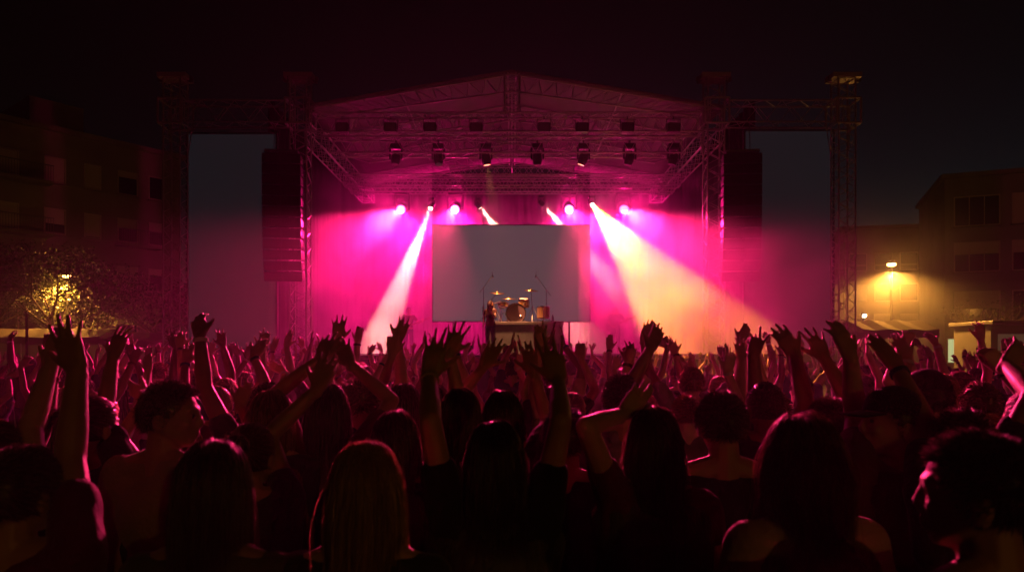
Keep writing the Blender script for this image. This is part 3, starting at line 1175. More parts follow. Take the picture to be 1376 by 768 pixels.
for i in range(6):
    z0 = 9.14 + i * .19
    lat.cyl((-.22, .1, z0), (.22, .1, z0 + .19), .012, n=5, cap=False)
    lat.cyl((.22, .1, z0), (-.22, .1, z0 + .0), .012, n=5, cap=False)
lat.build('lattice', M['alu'], roof)
for sx in (-1, 1):
    for yy in (1.2, 3.6, 6.0):
        MB().cyl((sx * XE * .52, yy - 1.1, ZE * .48 + ZR * .52 - .16), (sx * XE * .52, yy + 1.2, ZE * .48 + ZR * .52 - .16), .03, n=6).build('purlin', M['alu'], roof)

# ------------------------------------------------------------------ stage deck, drapes, screens
DK = 1.9
dk = thing('stage_platform', 'black raised stage platform with a dark skirt, behind the raised hands', 'stage', (0, 20.4, 0))
MB().box((0, 5.4, DK - .06), (15.0, 10.8, .12)).build('deck', M['deck'], dk, bevel=.01)


def drape(name, p0, p1, z0, z1, label, folds, depth=.10, m='black_cloth'):
    p0, p1 = Vector(p0), Vector(p1)
    L = (p1 - p0).length
    ax = (p1 - p0) / L
    nr = Vector((-ax.y, ax.x, 0))
    n = int(folds * 8)
    b = MB()
    for lay in (0, .012):
        o = len(b.v)
        vv, ff = [], []
        for zz in (z1, z1 - .5, (z0 + z1) / 2, z0):
            for i in range(n + 1):
                s_ = i / n
                amp = depth * (.55 if zz == z1 else 1) * (.7 + .3 * math.sin(s_ * 37))
                q = p0 - p0 + ax * (L * s_) + nr * (amp * math.sin(s_ * folds * 2 * math.pi + .6 * math.sin(s_ * 23) + zz * .15) + lay)
                vv.append((q.x, q.y, zz))
        for j in range(3):
            for i in range(n):
                a = j * (n + 1) + i
                ff.append((a, a + 1, a + n + 2, a + n + 1))
        b.add(vv, ff)
    t = b.build(name, M[m], None, smooth=True)
    t.location = (p0.x, p0.y, 0)
    return tag(t, label, 'drape', 'black stage drapes')


drape('stage_drape', (-7.55, 30.7, 0), (7.55, 30.7, 0), DK, 9.9, 'wide black back drape behind the big screen', 34)
drape('stage_drape', (-7.50, 21.6, 0), (-7.50, 30.5, 0), DK, 9.8, 'black side drape on the pink haze side of the stage', 18)
drape('stage_drape', (7.50, 30.5, 0), (7.50, 21.6, 0), DK, 9.8, 'black side drape on the orange beam side of the stage', 18)
drape('stage_drape', (-7.5, 20.36, 0), (7.5, 20.36, 0), .02, DK - .13, 'black skirt hanging along the front edge of the stage', 40, .04)

SD = 25.0
sc_ = thing('led_screen', 'big grey rectangular LED screen at the back of the stage behind the drum kit', 'screen', (0, SD, 0))
x0, x1 = (582 - CX) * SD / FPX, (792 - CX) * SD / FPX
z0, z1 = CAM_H - (431 - CY) * SD / FPX, CAM_H - (303 - CY) * SD / FPX
MB().box(((x0 + x1) / 2, 0, (z0 + z1) / 2), (x1 - x0, .08, z1 - z0)).build('panel', M['screen_main'], sc_)
fr = MB()
for xx in (x0 - .02, x1 + .02):
    fr.box((xx, .03, (z0 + z1) / 2), (.035, .16, z1 - z0 + .075))
for zz in (z0 - .02, z1 + .02):
    fr.box(((x0 + x1) / 2, .03, zz), (x1 - x0, .155, .035))
fr.build('frame', M['steel'], sc_)
for xx in (x0 + .7, (x0 + x1) / 2, x1 - .7):
    MB().box((xx, .30, (DK + z1) / 2), (.07, .07, z1 - DK)).build('support_post', M['steel'], sc_)


def side_screen(pxa, pxb, pya, pyb, d_, label):
    a, b = P(pxa, pya, d_), P(pxb, pyb, d_)
    t = thing('led_screen', label, 'screen', ((a.x + b.x) / 2, d_, 0))
    w, h, zc = b.x - a.x, a.z - b.z, (a.z + b.z) / 2
    MB().box((0, 0, zc), (w, .10, h)).build('panel', M['screen_side'], t)
    f = MB()
    for s_ in (-1, 1):
        f.box((s_ * (w / 2 + .025), .02, zc), (.05, .16, h + .1))
        f.box((0, .02, zc + s_ * (h / 2 + .025)), (w, .155, .05))
    f.build('frame', M['black_metal'], t)
    for s_ in (-1, 1):
        MB().cyl((s_ * w * .32, 0, a.z), (s_ * w * .32, 0, zt - .34), .012, n=5).build('hanging_strap', M['steel'], t)


side_screen(253, 371, 181, 468, 21.35, 'tall dim slate screen hanging between the two towers on the apartment block side')
side_screen(1001, 1118, 177, 468, 21.35, 'tall dim slate screen hanging between the two towers on the street lamp side')


def line_array(px, sgn, label):
    x = (px - CX) * 20.6 / FPX
    t = thing('line_array', label, 'loudspeaker', (x, 20.6, 0), -sgn * .12, 'line array loudspeakers')
    MB().box((0, 0, 7.86), (.95, .55, .07)).build('flying_frame', M['steel'], t)
    for s_ in (-.3, .3):
        MB().cyl((s_, .2, 7.89), (s_, .3, 8.83), .012, n=5).build('hoist_chain', M['steel'], t)
    z, y, tilt = 7.80, 0.0, 0.0
    for k in range(12):
        h = .305
        rot = Matrix.Rotation(tilt, 3, 'X')
        c = Vector((0, y, z)) + rot @ Vector((0, 0, -h / 2))
        b = MB()
        w, dp = 1.10, .50
        vv = [(-w / 2, -dp / 2, -h / 2 + .012), (w / 2, -dp / 2, -h / 2 + .012), (w / 2, dp / 2, -h / 2 + .05), (-w / 2, dp / 2, -h / 2 + .05),
              (-w / 2, -dp / 2, h / 2 - .012), (w / 2, -dp / 2, h / 2 - .012), (w / 2, dp / 2, h / 2 - .05), (-w / 2, dp / 2, h / 2 - .05)]
        b.add([c + rot @ Vector(v) for v in vv], [(3, 2, 1, 0), (4, 5, 6, 7), (0, 1, 5, 4), (1, 2, 6, 5), (2, 3, 7, 6), (3, 0, 4, 7)])
        cb = b.build('cabinet', M['black_metal'], t, bevel=.012)
        gb = MB()
        for s_ in (-1, 1):
            gb.box(c + rot @ Vector((s_ * .27, -dp / 2 - .006, 0)), (.50, .012, h - .06), rot)
        gb.build('grille', M['grille'], cb)
        e = Vector((0, y, z)) + rot @ Vector((0, 0, -h - .004))
        y, z = e.y, e.z
        tilt += .006 + .011 * max(0, k - 3) ** 1.1 * .5
    return t


line_array(380, -1, 'black curved line array of stacked loudspeakers hanging beside the pink inner tower')
line_array(996, 1, 'black line array of stacked loudspeakers hanging on the orange beam side of the stage')

# ------------------------------------------------------------------ lamps on the trusses


def flood(px, py, d_, label):
    p = P(px, py, d_)
    t = thing('floodlight', label, 'stage light', p, 0, 'dark floodlights on the front truss')
    MB().box((0, 0, 0), (.36, .22, .27)).build('housing', M['black_metal'], t, bevel=.02)
    MB().box((0, -.116, 0), (.30, .012, .21)).build('lens', M['lens_off'], t)
    y = MB()
    for s_ in (-1, 1):
        y.box((s_ * .20, 0, .10), (.018, .05, .30))
    y.box((0, 0, .255), (.42, .05, .018))
    y.cyl((0, 0, .26), (0, 0, .34), .02, n=6)
    y.build('yoke', M['black_metal'], t)


for k, (px, nb) in enumerate(((460, 'first one beside the pink inner tower'), (525, 'second from the pink inner tower'), (578, 'third from the pink inner tower'), (640, 'just on the pink side of the roof ridge'),
                              (731, 'just on the orange side of the roof ridge'), (782, 'third from the far inner tower'), (843, 'second from the far inner tower'), (905, 'first one beside the far inner tower'))):
    flood(px, 172, 20.62, 'dark square floodlight on the front truss, ' + nb)


def moving_head(name, px, py, d_, aim, label, group, lens, s=1.0):
    """yoke lamp hanging from a truss; aim = direction of its barrel"""
    p = P(px, py, d_)
    t = thing(name, label, 'stage light', p, 0, group)
    aim = Vector(aim).normalized()
    MB().box((0, 0, .36 * s), (.34 * s, .26 * s, .14 * s)).build('base', M['black_metal'], t, bevel=.015)
    MB().cyl((0, 0, .42 * s), (0, 0, .55 * s), .03 * s, n=8).build('clamp', M['steel'], t)
    y = MB()
    for s_ in (-1, 1):
        y.box((s_ * .185 * s, 0, .12 * s), (.05 * s, .12 * s, .36 * s))
    y.box((0, 0, .285 * s), (.42 * s, .12 * s, .035 * s))
    y.build('yoke', M['black_metal'], t, bevel=.01)
    h = MB()
    h.lathe([(.06 * s, -.20 * s), (.12 * s, -.17 * s), (.145 * s, -.05 * s), (.15 * s, .10 * s), (.125 * s, .19 * s), (.128 * s, .225 * s)], (0, 0, 0), aim, 18)
    h.build('lamp_head', M['black_metal'], t, smooth=False)
    MB().lathe([(.105 * s, .2265 * s), (.10 * s, .234 * s)], (0, 0, 0), aim, 18).build('lens', M[lens], t)
    return p + aim * (.26 * s)


GM = 'dark moving heads on the second truss'
for px, lab in ((532, 'beside the pink inner tower'), (589, 'over the edge of the pink haze'), (722, 'just past the roof ridge'), (846, 'next to last towards the far tower'), (905, 'last one towards the far tower')):
    moving_head('moving_head_light', px, 212, 22.2, (random.uniform(-.3, .3), random.uniform(-.3, .5), -1), 'unlit moving head hanging from the second truss, ' + lab, GM, 'lens_off')
moving_head('moving_head_light', 784, 212, 22.2, (-1.6, .9, -4.4), 'moving head with a small reddish glint on the second truss above the orange beam', GM, 'lens_red')
pr = moving_head('moving_head_light', 653, 212, 22.2, (.78, .7, -5.0), 'moving head with a reddish beam hanging from the second truss, aimed at the drum kit', GM, 'lens_red')



def spot(name, p, target, color, power, deg, blend=.25, rad=.06):
    l = bpy.data.lights.new(name, 'SPOT')
    l.color, l.energy, l.spot_size, l.spot_blend, l.shadow_soft_size = color, power, R(deg), blend, rad
    o = bpy.data.objects.new(name, l)
    COL.objects.link(o)
    o.location = p
    o.rotation_euler = (Vector(target) - Vector(p)).to_track_quat('-Z', 'Y').to_euler()
    return o


GP = 'lit pink wash lamps on the back truss'
PW, PS, PR, PG = 5200, 32000, 64000, 1100
PINK = (1.0, .006, .20)
LD = 27.6
for px, lab, tx in ((540, 'outermost on the pink haze side', -2.0), (612, 'over the near corner of the big screen', -1), (764, 'over the far corner of the big screen', 1), (837, 'outermost on the orange beam side', 2.0)):
    p = P(px, 279, LD)
    tgt = Vector((p.x * .9, 15, 2.2))
    e = moving_head('wash_light', px, 279, LD, tgt - p, 'glaring pink wash lamp on the back truss, ' + lab, GP, 'lens_pink', 1.6)
    spot('pink_wash', e, (p.x * 1.3, e.y + .5, 0), PINK, PW, 156, .6, .10)
    spot('pink_back', p - Vector((0, 0, .36)), (p.x, p.y + 3, p.z - 1.2), PINK, 2800, 165, .5, .08)
    spot('pink_glow', e, (p.x * .9, 12, p.z - 2.2), PINK, PG, 60, .8, .10)
    spot('pink_spill', e, (p.x * 1.9, 9.3, 0), (1, .012, .15), PS, 21, .35, .10)
    spot('pink_rim', e, (p.x * .7, 2.3, .42), (1, .035, .16), PR, 9.2, .35, .10)
GB = 'small warm beam lamps on the middle truss'
BD = 24.5
BEAMS = [(580, 276, BD, (-4.25, 21.4, 1.9), (1, .40, .30), 60000, 12, 'throwing its pale beam down towards the guitarist'),
         (642, 275, 26.6, (.35, 27.5, 5.7), (1, .50, .26), 90000, 13, 'whose beam slants down behind the nearer half of the screen'),
         (727, 272, 26.6, (2.55, 27.7, 6.35), (1, .50, .30), 90000, 13, 'whose beam drops behind the big screen'),
         (795, 274, BD, (4.2, 13.2, 1.4), (1, .30, .02), 125000, 13, 'throwing the huge orange beam into the crowd')]
for px, py, bd_, tgt, colr, pw, dg_, lab in BEAMS:
    p = P(px, py, bd_)
    e = moving_head('beam_light', px, py, bd_, Vector(tgt) - p, 'warm beam lamp, ' + lab, GB, 'lens_warm', .62)
    spot('beam', e, tgt, colr, pw, dg_, .35, .05)
spot('drum_key', pr, (-.05, 22.9, 3.2), (1, .36, .14), 13000, 28, 1.0, .06)

# ------------------------------------------------------------------ the drum riser and the kit on it
RD = 22.7
ra, rb_ = P(655, 432, RD), P(757, 432, RD)
RZ = ra.z
rs = thing('drum_riser', 'dark boxy drum riser with a pinkish carpet edge under the drum kit', 'riser', ((ra.x + rb_.x) / 2, RD + .9, DK))
w_ = rb_.x - ra.x
MB().box((0, 0, (RZ - DK) / 2 - .05), (w_ - .04, 1.96, RZ - DK - .10)).build('skirt', M['riser'], rs)
MB().box((0, 0, RZ - DK - .05), (w_, 2.0, .10)).build('top_board', M['riser_top'], rs, bevel=.01)
ZK, YK = RZ, RD + .55


def kx(px):
    return (px - CX) * YK / FPX


def kz(py):
    return CAM_H - (py - CY) * YK / FPX


def drum(name, c, axis, r, l, label, skinm='drumskin', lugs=8):
    t = thing(name, label, 'drum', c)
    ax = Vector(axis).normalized()
    MB().lathe([(r, -l / 2), (r, l / 2)], (0, 0, 0), ax, 28).build('shell', M['shell'], t, smooth=False)
    for s_ in (-1, 1):
        MB().lathe([(r - .004, s_ * l / 2 - .012), (r + .014, s_ * l / 2 - .012), (r + .014, s_ * l / 2 + .02), (r - .004, s_ * l / 2 + .02)], (0, 0, 0), ax, 28, True).build('hoop', M['chrome'], t)
        MB().lathe([(r - .006, s_ * (l / 2 + .004)), (r - .012, s_ * (l / 2 + .008))], (0, 0, 0), ax, 28).build('drum_head', M[skinm if s_ > 0 else 'drumskin'], t)
    a = ax.orthogonal().normalized()
    b = ax.cross(a)
    lg = MB()
    for i in range(lugs):
        q = (a * math.cos(6.283 * i / lugs) + b * math.sin(6.283 * i / lugs)) * (r + .016)
        lg.cyl(q - ax * l * .47, q + ax * l * .47, .008, n=5)
    lg.build('tension_rod_lattice', M['chrome'], t)
    return t


bd = drum('bass_drum', (kx(693), YK, kz(421)), (0, -1, 0), .325, .42, 'bass drum with a dark front skin facing the crowd', 'bass_front')
for s_ in (-1, 1):
    MB().cyl((s_ * .25, -.1, -.22), (s_ * .40, -.22, -(kz(421) - ZK)), .011, n=6).build('spur', M['chrome'], bd)
MB().lathe([(.05, .222), (.045, .226)], (.17, 0, -.13), (0, -1, 0), 16).build('port_ring', M['chrome'], bd)
tm = drum('rack_tom', (kx(704), YK - .02, kz(407)), (0, -.25, 1), .165, .26, 'shining rack tom mounted above the bass drum')
MB().cyl((0, 0, -.12), (-.06, .05, -.30), .014, n=6).build('mount_arm', M['chrome'], tm)
ft = drum('floor_tom', (kx(730), YK - .05, kz(420)), (0, 0, 1), .20, .38, 'deep floor tom on three legs at the edge of the riser')
for i in range(3):
    q = Vector((math.cos(i * 2.094 + .5), math.sin(i * 2.094 + .5), 0)) * .215
    MB().cyl(q + Vector((0, 0, .05)), (q.x, q.y, ZK - kz(420)), .009, n=6).build('leg', M['chrome'], ft)
sn = drum('snare_drum', (kx(676), YK + .35, ZK + .60), (0, .1, 1), .17, .14, 'shallow snare drum on its stand beside the bass drum')


def tripod(t, h, r, z=.0):
    for i in range(3):
        a = i * 2.094 + .4
        MB().cyl((0, 0, h), (math.cos(a) * r, math.sin(a) * r, .012), .009, n=6).build('leg', M['chrome'], t)


for i in range(3):
    a = i * 2.094
    MB().cyl((0, 0, -.2), (math.cos(a) * .2, math.sin(a) * .2, ZK + .012 - (ZK + .60)), .009, n=6).build('stand_leg', M['chrome'], sn)


def cymbal(px, py, r, base_px, label, tilt=.15, name='cymbal_stand', dy=0.0, pair=False):
    bx = kx(base_px)
    t = thing(name, label, 'cymbal', (bx, YK + dy, ZK))
    top = Vector((kx(px) - bx, -.05, kz(py) - ZK))
    tripod(t, .55, .30)
    if abs(top.x) < .06:
        MB().cyl((0, 0, .1), top, .011, n=6).build('stand_tube', M['chrome'], t)
    else:
        el = Vector((0, 0, top.z * .82))
        MB().cyl((0, 0, .1), el, .012, n=6).build('stand_tube', M['chrome'], t)
        d_ = (top - el)
        MB().cyl(el - d_ * .35, top, .009, n=6).build('boom_arm', M['chrome'], t)
    ax = Vector((tilt * .4, -tilt, 1)).normalized()
    MB().lathe([(r, 0), (r * .6, .018), (r * .24, .030), (r * .20, .045), (r * .08, .060), (.01, .062), (.01, .055), (r * .2, .036), (r * .6, .012), (r - .003, -.003)], top, ax, 32, True).build('cymbal', M['brass'], t, smooth=True)
    if pair:
        MB().lathe([(r, .0), (r * .6, -.018), (r * .24, -.030), (.01, -.04), (.01, -.046), (r * .6, -.022), (r - .003, -.004)], top - ax * .03, ax, 32, True).build('cymbal', M['brass'], t, smooth=True)
    MB().cyl(top, top + ax * .11, .007, n=6).build('wing_nut', M['chrome'], t)
    return t


cymbal(668, 393, .26, 661, 'crash cymbal on a boom stand, nearest the singer', .22, dy=.25)
cymbal(684, 402, .28, 664, 'wide low ride cymbal beside the snare, over the pedals', .10, dy=-.1)
cymbal(714, 390, .24, 716, 'high crash cymbal above the floor tom', .22, dy=.1)
cymbal(672, 405, .18, 673, 'pair of hi-hat cymbals on a pedal stand behind the snare', .02, 'hi_hat', dy=.5, pair=True)
st = thing('drum_stool', 'round drum stool behind the bass drum', 'stool', (kx(697), YK + .85, ZK))
MB().lathe([(.15, .48), (.165, .50), (.165, .56), (.14, .58)], (0, 0, 0), n=20).build('seat', M['black_metal'], st)
tripod(st, .48, .22)


def mic_stand(bx, by, bz, top, label, h, straight=False):
    t = thing('microphone_stand', label, 'microphone', (bx, by, bz))
    tripod(t, .22, .28)
    tp_ = Vector((top[0] - bx, 0, top[1] - bz))
    MB().cyl((0, 0, .1), (0, 0, h), .012, n=6).build('pole', M['chrome'], t)
    el = Vector((0, 0, h))
    if not straight:
        d_ = (tp_ - el)
        MB().cyl(el - d_ * .45, tp_, .010, n=6).build('boom_arm', M['chrome'], t)
        tp2 = tp_
    else:
        tp2 = el
    m_ = MB().lathe([(.010, -.16), (.017, -.03), (.027, -.02), (.030, .02), (.022, .05), (.008, .06)], tp2 + Vector((.01 if tp_.x > 0 else -.01, 0, -.02)), (.15 if tp_.x > 0 else -.15, 0, -1 if not straight else 1), 12)
    m_.build('microphone', M['steel'], t)


mic_stand(kx(649), YK + .5, ZK, (kx(661), kz(368)), 'boom microphone stand slanting over the drums from the singer side', kz(384) - ZK)
mic_stand(kx(735), YK + .5, ZK, (kx(721), kz(368)), 'boom microphone stand slanting over the drums from the floor tom side', kz(387) - ZK)
mic_stand((649 - CX) * 21.9 / FPX, 21.9, DK, (0, 0), 'straight microphone stand in front of the singer', 1.5, True)
bt = thing('water_bottle', 'small water bottle on the riser beside the floor tom', 'bottle', (kx(742), RD + .25, ZK))
MB().lathe([(.035, 0), (.037, .15), (.03, .19), (.014, .22), (.014, .25)], n=12).build('bottle_body', M['glass_dark'], bt)
MB().lathe([(.018, .25), (.018, .275)], n=12).build('cap', M['white_panel'], bt)

# ------------------------------------------------------------------ musicians
NEAR2 = NEAR[:]


def musician(px, d_, spec, label, sc, rz, z=DK):
    o = make_person(spec, .0085, 1400, .0026)
    o.location = ((px - CX) * d_ / FPX, d_, z)
    o.rotation_euler = (0, 0, rz)
    o.scale = (sc,) * 3
    tag(o, label, 'person', 'musicians on the stage')
    return o


m1 = musician(659, 22.25, dict(male=False, hair='long', hc='red', top='maroon', skin=0, seed=901, topname='dress', sleeve=.35,
                              arms={-1: {'W': (-.10, .28, 1.38), 'E': (-.35, .0, 1.05), 'F': (.2, .4, 1), 'curl': .9}}), 'singer with long reddish hair and a dark red top at the microphone', 1.0, R(160))
GA = {1: {'W': (.10, .24, 1.02), 'E': (.42, -.12, 1.10), 'F': (-.6, .3, -.3), 'curl': .6, 'N': (0, -1, -.2)}, -1: {'W': (-.46, .30, 1.20), 'E': (-.40, -.0, .98), 'F': (0, .3, .7), 'curl': 1.0, 'N': (.3, -1, 0)}}
m2 = musician(549, 25.6, dict(male=True, hair='short', hc='black', top='maroon', skin=0, seed=902, arms=GA), 'guitarist with short hair standing in the pink haze', 1.0, R(200))
m3 = musician(827, 25.2, dict(male=True, hair='long', hc='blonde', top='grey', skin=0, seed=903, pitch=.15, arms=GA), 'long-haired musician with a pale guitar beside the orange beam', 1.0, R(165))


def guitar(px, d_, rz, mt, label):
    t = thing('electric_guitar', label, 'guitar', ((px - CX) * d_ / FPX, d_, DK), rz)
    # in the player's frame: body at the hip, neck up to the player's left hand
    a, b = Vector((.12, .175, 1.00)), Vector((-.62, .30, 1.30))
    ax = (b - a).normalized()
    n_ = Vector((0, 1, .1))
    n_ = (n_ - ax * n_.dot(ax)).normalized()
    s_ = ax.cross(n_)
    outline = [(-.20, .0), (-.19, .10), (-.12, .165), (-.03, .150), (.04, .105), (.10, .115), (.17, .155), (.22, .12), (.19, .06), (.14, .035), (.14, -.035), (.19, -.05), (.20, -.11), (.15, -.14), (.08, -.11), (.02, -.105), (-.06, -.155), (-.14, -.16), (-.19, -.10)]
    vv = [a + ax * u_ + s_ * v_ + n_ * w for w in (-.022, .022) for u_, v_ in outline]
    k = len(outline)
    bm = MB().add(vv, [tuple(range(k - 1, -1, -1)), tuple(range(k, 2 * k))] + [(i, (i + 1) % k, k + (i + 1) % k, k + i) for i in range(k)])
    bm.build('guitar_body', mt, t, bevel=.006)
    rot = Matrix((ax, s_, n_)).transposed()
    MB().box(a + ax * .46 + n_ * .018, (.66, .052, .022), rot).build('neck', M['wood'], t)
    MB().box(a + ax * .87 + n_ * .012, (.17, .085, .018), rot).build('headstock', M['wood'], t, bevel=.005)
    hw = MB()
    for q in (-.05, .03, .10):
        hw.box(a + ax * q + n_ * .028, (.03, .085, .014), rot)
    hw.build('pickup', M['chrome'], t)
    sg = MB()
    for i in range(6):
        o_ = s_ * (-.02 + .008 * i) + n_ * .037
        sg.cyl(a - ax * .1 + o_, a + ax * .90 + o_, .0012, n=3, cap=False)
    sg.build('string_lattice', M['chrome'], t)


guitar(549, 25.6, R(200), M['wood'], 'dark electric guitar held by the guitarist in the pink haze')
guitar(827, 25.2, R(165), M['white_panel'], 'pale electric guitar held by the musician beside the orange beam')
bake_all()
wg = thing('monitor_wedge', 'dark stage monitor wedge on the floor in front of the drum riser', 'loudspeaker', (1.1, 21.0, DK))
MB().add([(-.3, -.2, 0), (.3, -.2, 0), (.3, .22, 0), (-.3, .22, 0), (-.3, -.2, .34), (.3, -.2, .34), (.3, .16, .08), (-.3, .16, .08)], [(3, 2, 1, 0), (4, 5, 6, 7), (0, 1, 5, 4), (1, 2, 6, 5), (2, 3, 7, 6), (3, 0, 4, 7)]).build('cabinet', M['black_metal'], wg, bevel=.01)

# ------------------------------------------------------------------ buildings


WR = random.Random(3)


def facade_building(name, label, p0, p1, depth, h, storeys, wall, wins, balconies=(), penthouse=None, base=0.0):
    """block whose street face runs from p0 to p1; wins = (s along face m, z, w, h, kind)"""
    p0, p1 = Vector((*p0, 0)), Vector((*p1, 0))
    L = (p1 - p0).length
    ang = math.atan2(p1.y - p0.y, p1.x - p0.x)
    t = thing(name, label, 'building', p0, ang)
    MB().box((L / 2, depth / 2, h / 2), (L, depth, h)).build('wall', wall, t)
    co = MB().box((L / 2, depth / 2 - .15, h + .14), (L + .5, depth + .5, .28))
    co.build('roof', wall, t)
    for k in range(1, storeys):
        MB().box((L / 2, -.03, h * k / storeys), (L, .055, .16)).build('floor_band', wall, t)
    for s_, z, w, hh, kd in wins:
        f = MB()
        fw = .07
        for q in (-1, 1):
            f.box((s_ + q * w / 2, -.025, z), (fw, .10, hh + fw))
            f.box((s_, -.025, z + q * hh / 2), (w - fw, .098, fw))
        if w > 1.0:
            for q in range(1, int(w / .8)):
                f.box((s_ - w / 2 + q * w / int(w / .8), -.02, z), (.05, .07, hh - fw))
        o = f.build('window', M['trim'], t)
        MB().box((s_, -.008, z), (w - fw, .012, hh - fw)).build('pane', M['room_lit'] if kd == 'lit' else M['shop_lit'] if kd == 'shop' else M['glass_dark'], o)
        if kd != 'shop' and WR.random() < .55:
            cov = WR.choice((.25, .4, .4, .6, 1.0)) * (hh - fw)
            MB().box((s_, -.022, z + (hh - fw) / 2 - cov / 2), (w - fw - .02, .012, cov)).build('shutter', M['trim'], o)
        if kd != 'shop':
            MB().box((s_, -.10, z - hh / 2 - .07), (w + .2, .2, .06)).build('sill', wall, o)
    for s_, z, w in balconies:
        b = MB().box((s_, -.55, z), (w, 1.1, .16)).build('balcony', wall, t)
        rl = MB()
        rl.box((s_, -1.06, z + 1.0), (w, .05, .05))
        for i in range(int(w / .14) + 1):
            rl.cyl((s_ - w / 2 + .03 + i * .14, -1.06, z + .08), (s_ - w / 2 + .03 + i * .14, -1.06, z + .98), .012, n=4, cap=False)
        rl.build('railing', M['steel'], b)
    if penthouse:
        s_, w, hh = penthouse
        MB().box((s_, depth / 2, h + .28 + hh / 2), (w, depth * .7, hh)).build('penthouse', wall, t)
    return t


wl = []
for z in (13.0, 9.9, 6.8, 3.8):
    for s_, w in ((1.6, 2.2), (4.6, 1.1), (6.7, .9), (8.8, 1.2), (10.6, .9)):
        wl.append((s_, z, w, 1.5, 'lit' if (z == 6.8 and s_ == 6.7) else ''))
facade_building('apartment_block', 'dark plastered apartment block with balconies behind the lit tree', (-30.5, 38.5), (-23.0, 48.2), 9, 15.3, 5, M['plaster'], wl, [(2.0, 12.0, 4.4), (2.0, 8.9, 4.4), (9.3, 8.9, 2.6)], (5.2, 3.0, 2.0))
wl2 = []
for z in (11.2, 8.2, 5.0):
    for s_ in (1.8, 5.0, 8.2, 11.4):
        wl2.append((s_, z, 2.5, 1.9, ''))
for s_ in (1.0, 3.4, 6.6):
    wl2.append((s_, 2.1, 1.7, 1.6, 'shop'))
facade_building('office_block', 'dark modern block with wide framed windows beyond the white booth', (28.6, 46), (41, 41), 10, 13.4, 4, M['plaster2'], wl2)
wl3 = []
for z in (10.5, 7.6, 4.8):
    for s_ in (1.2, 3.4, 5.6, 8.2, 10.5, 13.0, 16.0):
        wl3.append((s_, z, 1.5, 1.6, 'lit' if (s_ in (1.2,) and z == 7.6) else ''))
facade_building('row_building', 'low pale building far behind the street lamp', (31.5, 66), (50, 62), 10, 13.6, 4, M['plaster'], wl3)

# ------------------------------------------------------------------ street lamps
SOD = (1, .39, .055)


def street_lamp(px, py, d_, power, label, arm=0.0):
    p = P(px, py, d_)
    t = thing('street_lamp', label, 'street lamp', (p.x, d_, 0), 0, 'sodium street lamps')
    MB().lathe([(.09, 0), (.075, .6), (.055, p.z * .6), (.045, p.z - .1)], n=12).build('pole', M['steel'], t)
    MB().box((arm / 2, 0, p.z - .05), (abs(arm) + .1, .06, .06)).build('bracket', M['steel'], t)
    MB().lathe([(.20, .06), (.18, .10), (.08, .15), (.02, .17)], (arm, 0, p.z - .02), n=18).build('hood', M['black_metal'], t)
    MB().lathe([(.10, -.05), (.17, -.02), (.18, .03), (.17, .06)], (arm, 0, p.z - .03), n=18).build('lantern', M['sodium'], t, smooth=True)
    for kind_, pw_ in (('SPOT', power), ('POINT', power * .05)):        # the hood throws most of the light down
        l = bpy.data.lights.new('sodium_light', kind_)
        l.color, l.energy, l.shadow_soft_size = SOD, pw_, .2
        if kind_ == 'SPOT':
            l.spot_size, l.spot_blend = R(168), .5
        o = bpy.data.objects.new('sodium_light', l)
        COL.objects.link(o)
        o.location = (p.x + arm, d_, p.z - .36)


street_lamp(1198, 355, 30, 6500, 'glowing sodium street lamp on a tall pole next to the outer truss tower')
street_lamp(90, 371, 33, 7000, 'sodium street lamp shining among the leaves of a tree')
street_lamp(688 - 935 * 16 / 30, 474 + 935 * 7.0 / 30, -30, 13000, 'assumed sodium street lamp, added out of view behind the audience')  # unseen lamp, assumed and added to light backs, arms and towers
wlp = thing('wall_lamp', 'small white lamp glaring at the foot of the outer truss tower', 'lamp', P(1162, 424, 27))
MB().lathe([(.02, -.06), (.06, -.03), (.07, .03), (.02, .06)], n=14).build('bulb', M['led_white'], wlp, smooth=True)
MB().box((0, .10, 0), (.16, .06, .22)).build('bracket', M['steel'], wlp, bevel=.01)
pz = P(1162, 424, 27).z
MB().cyl((0, .10, -.1), (0, .10, -pz), .03, n=8).build('post', M['steel'], wlp)

# ------------------------------------------------------------------ trees


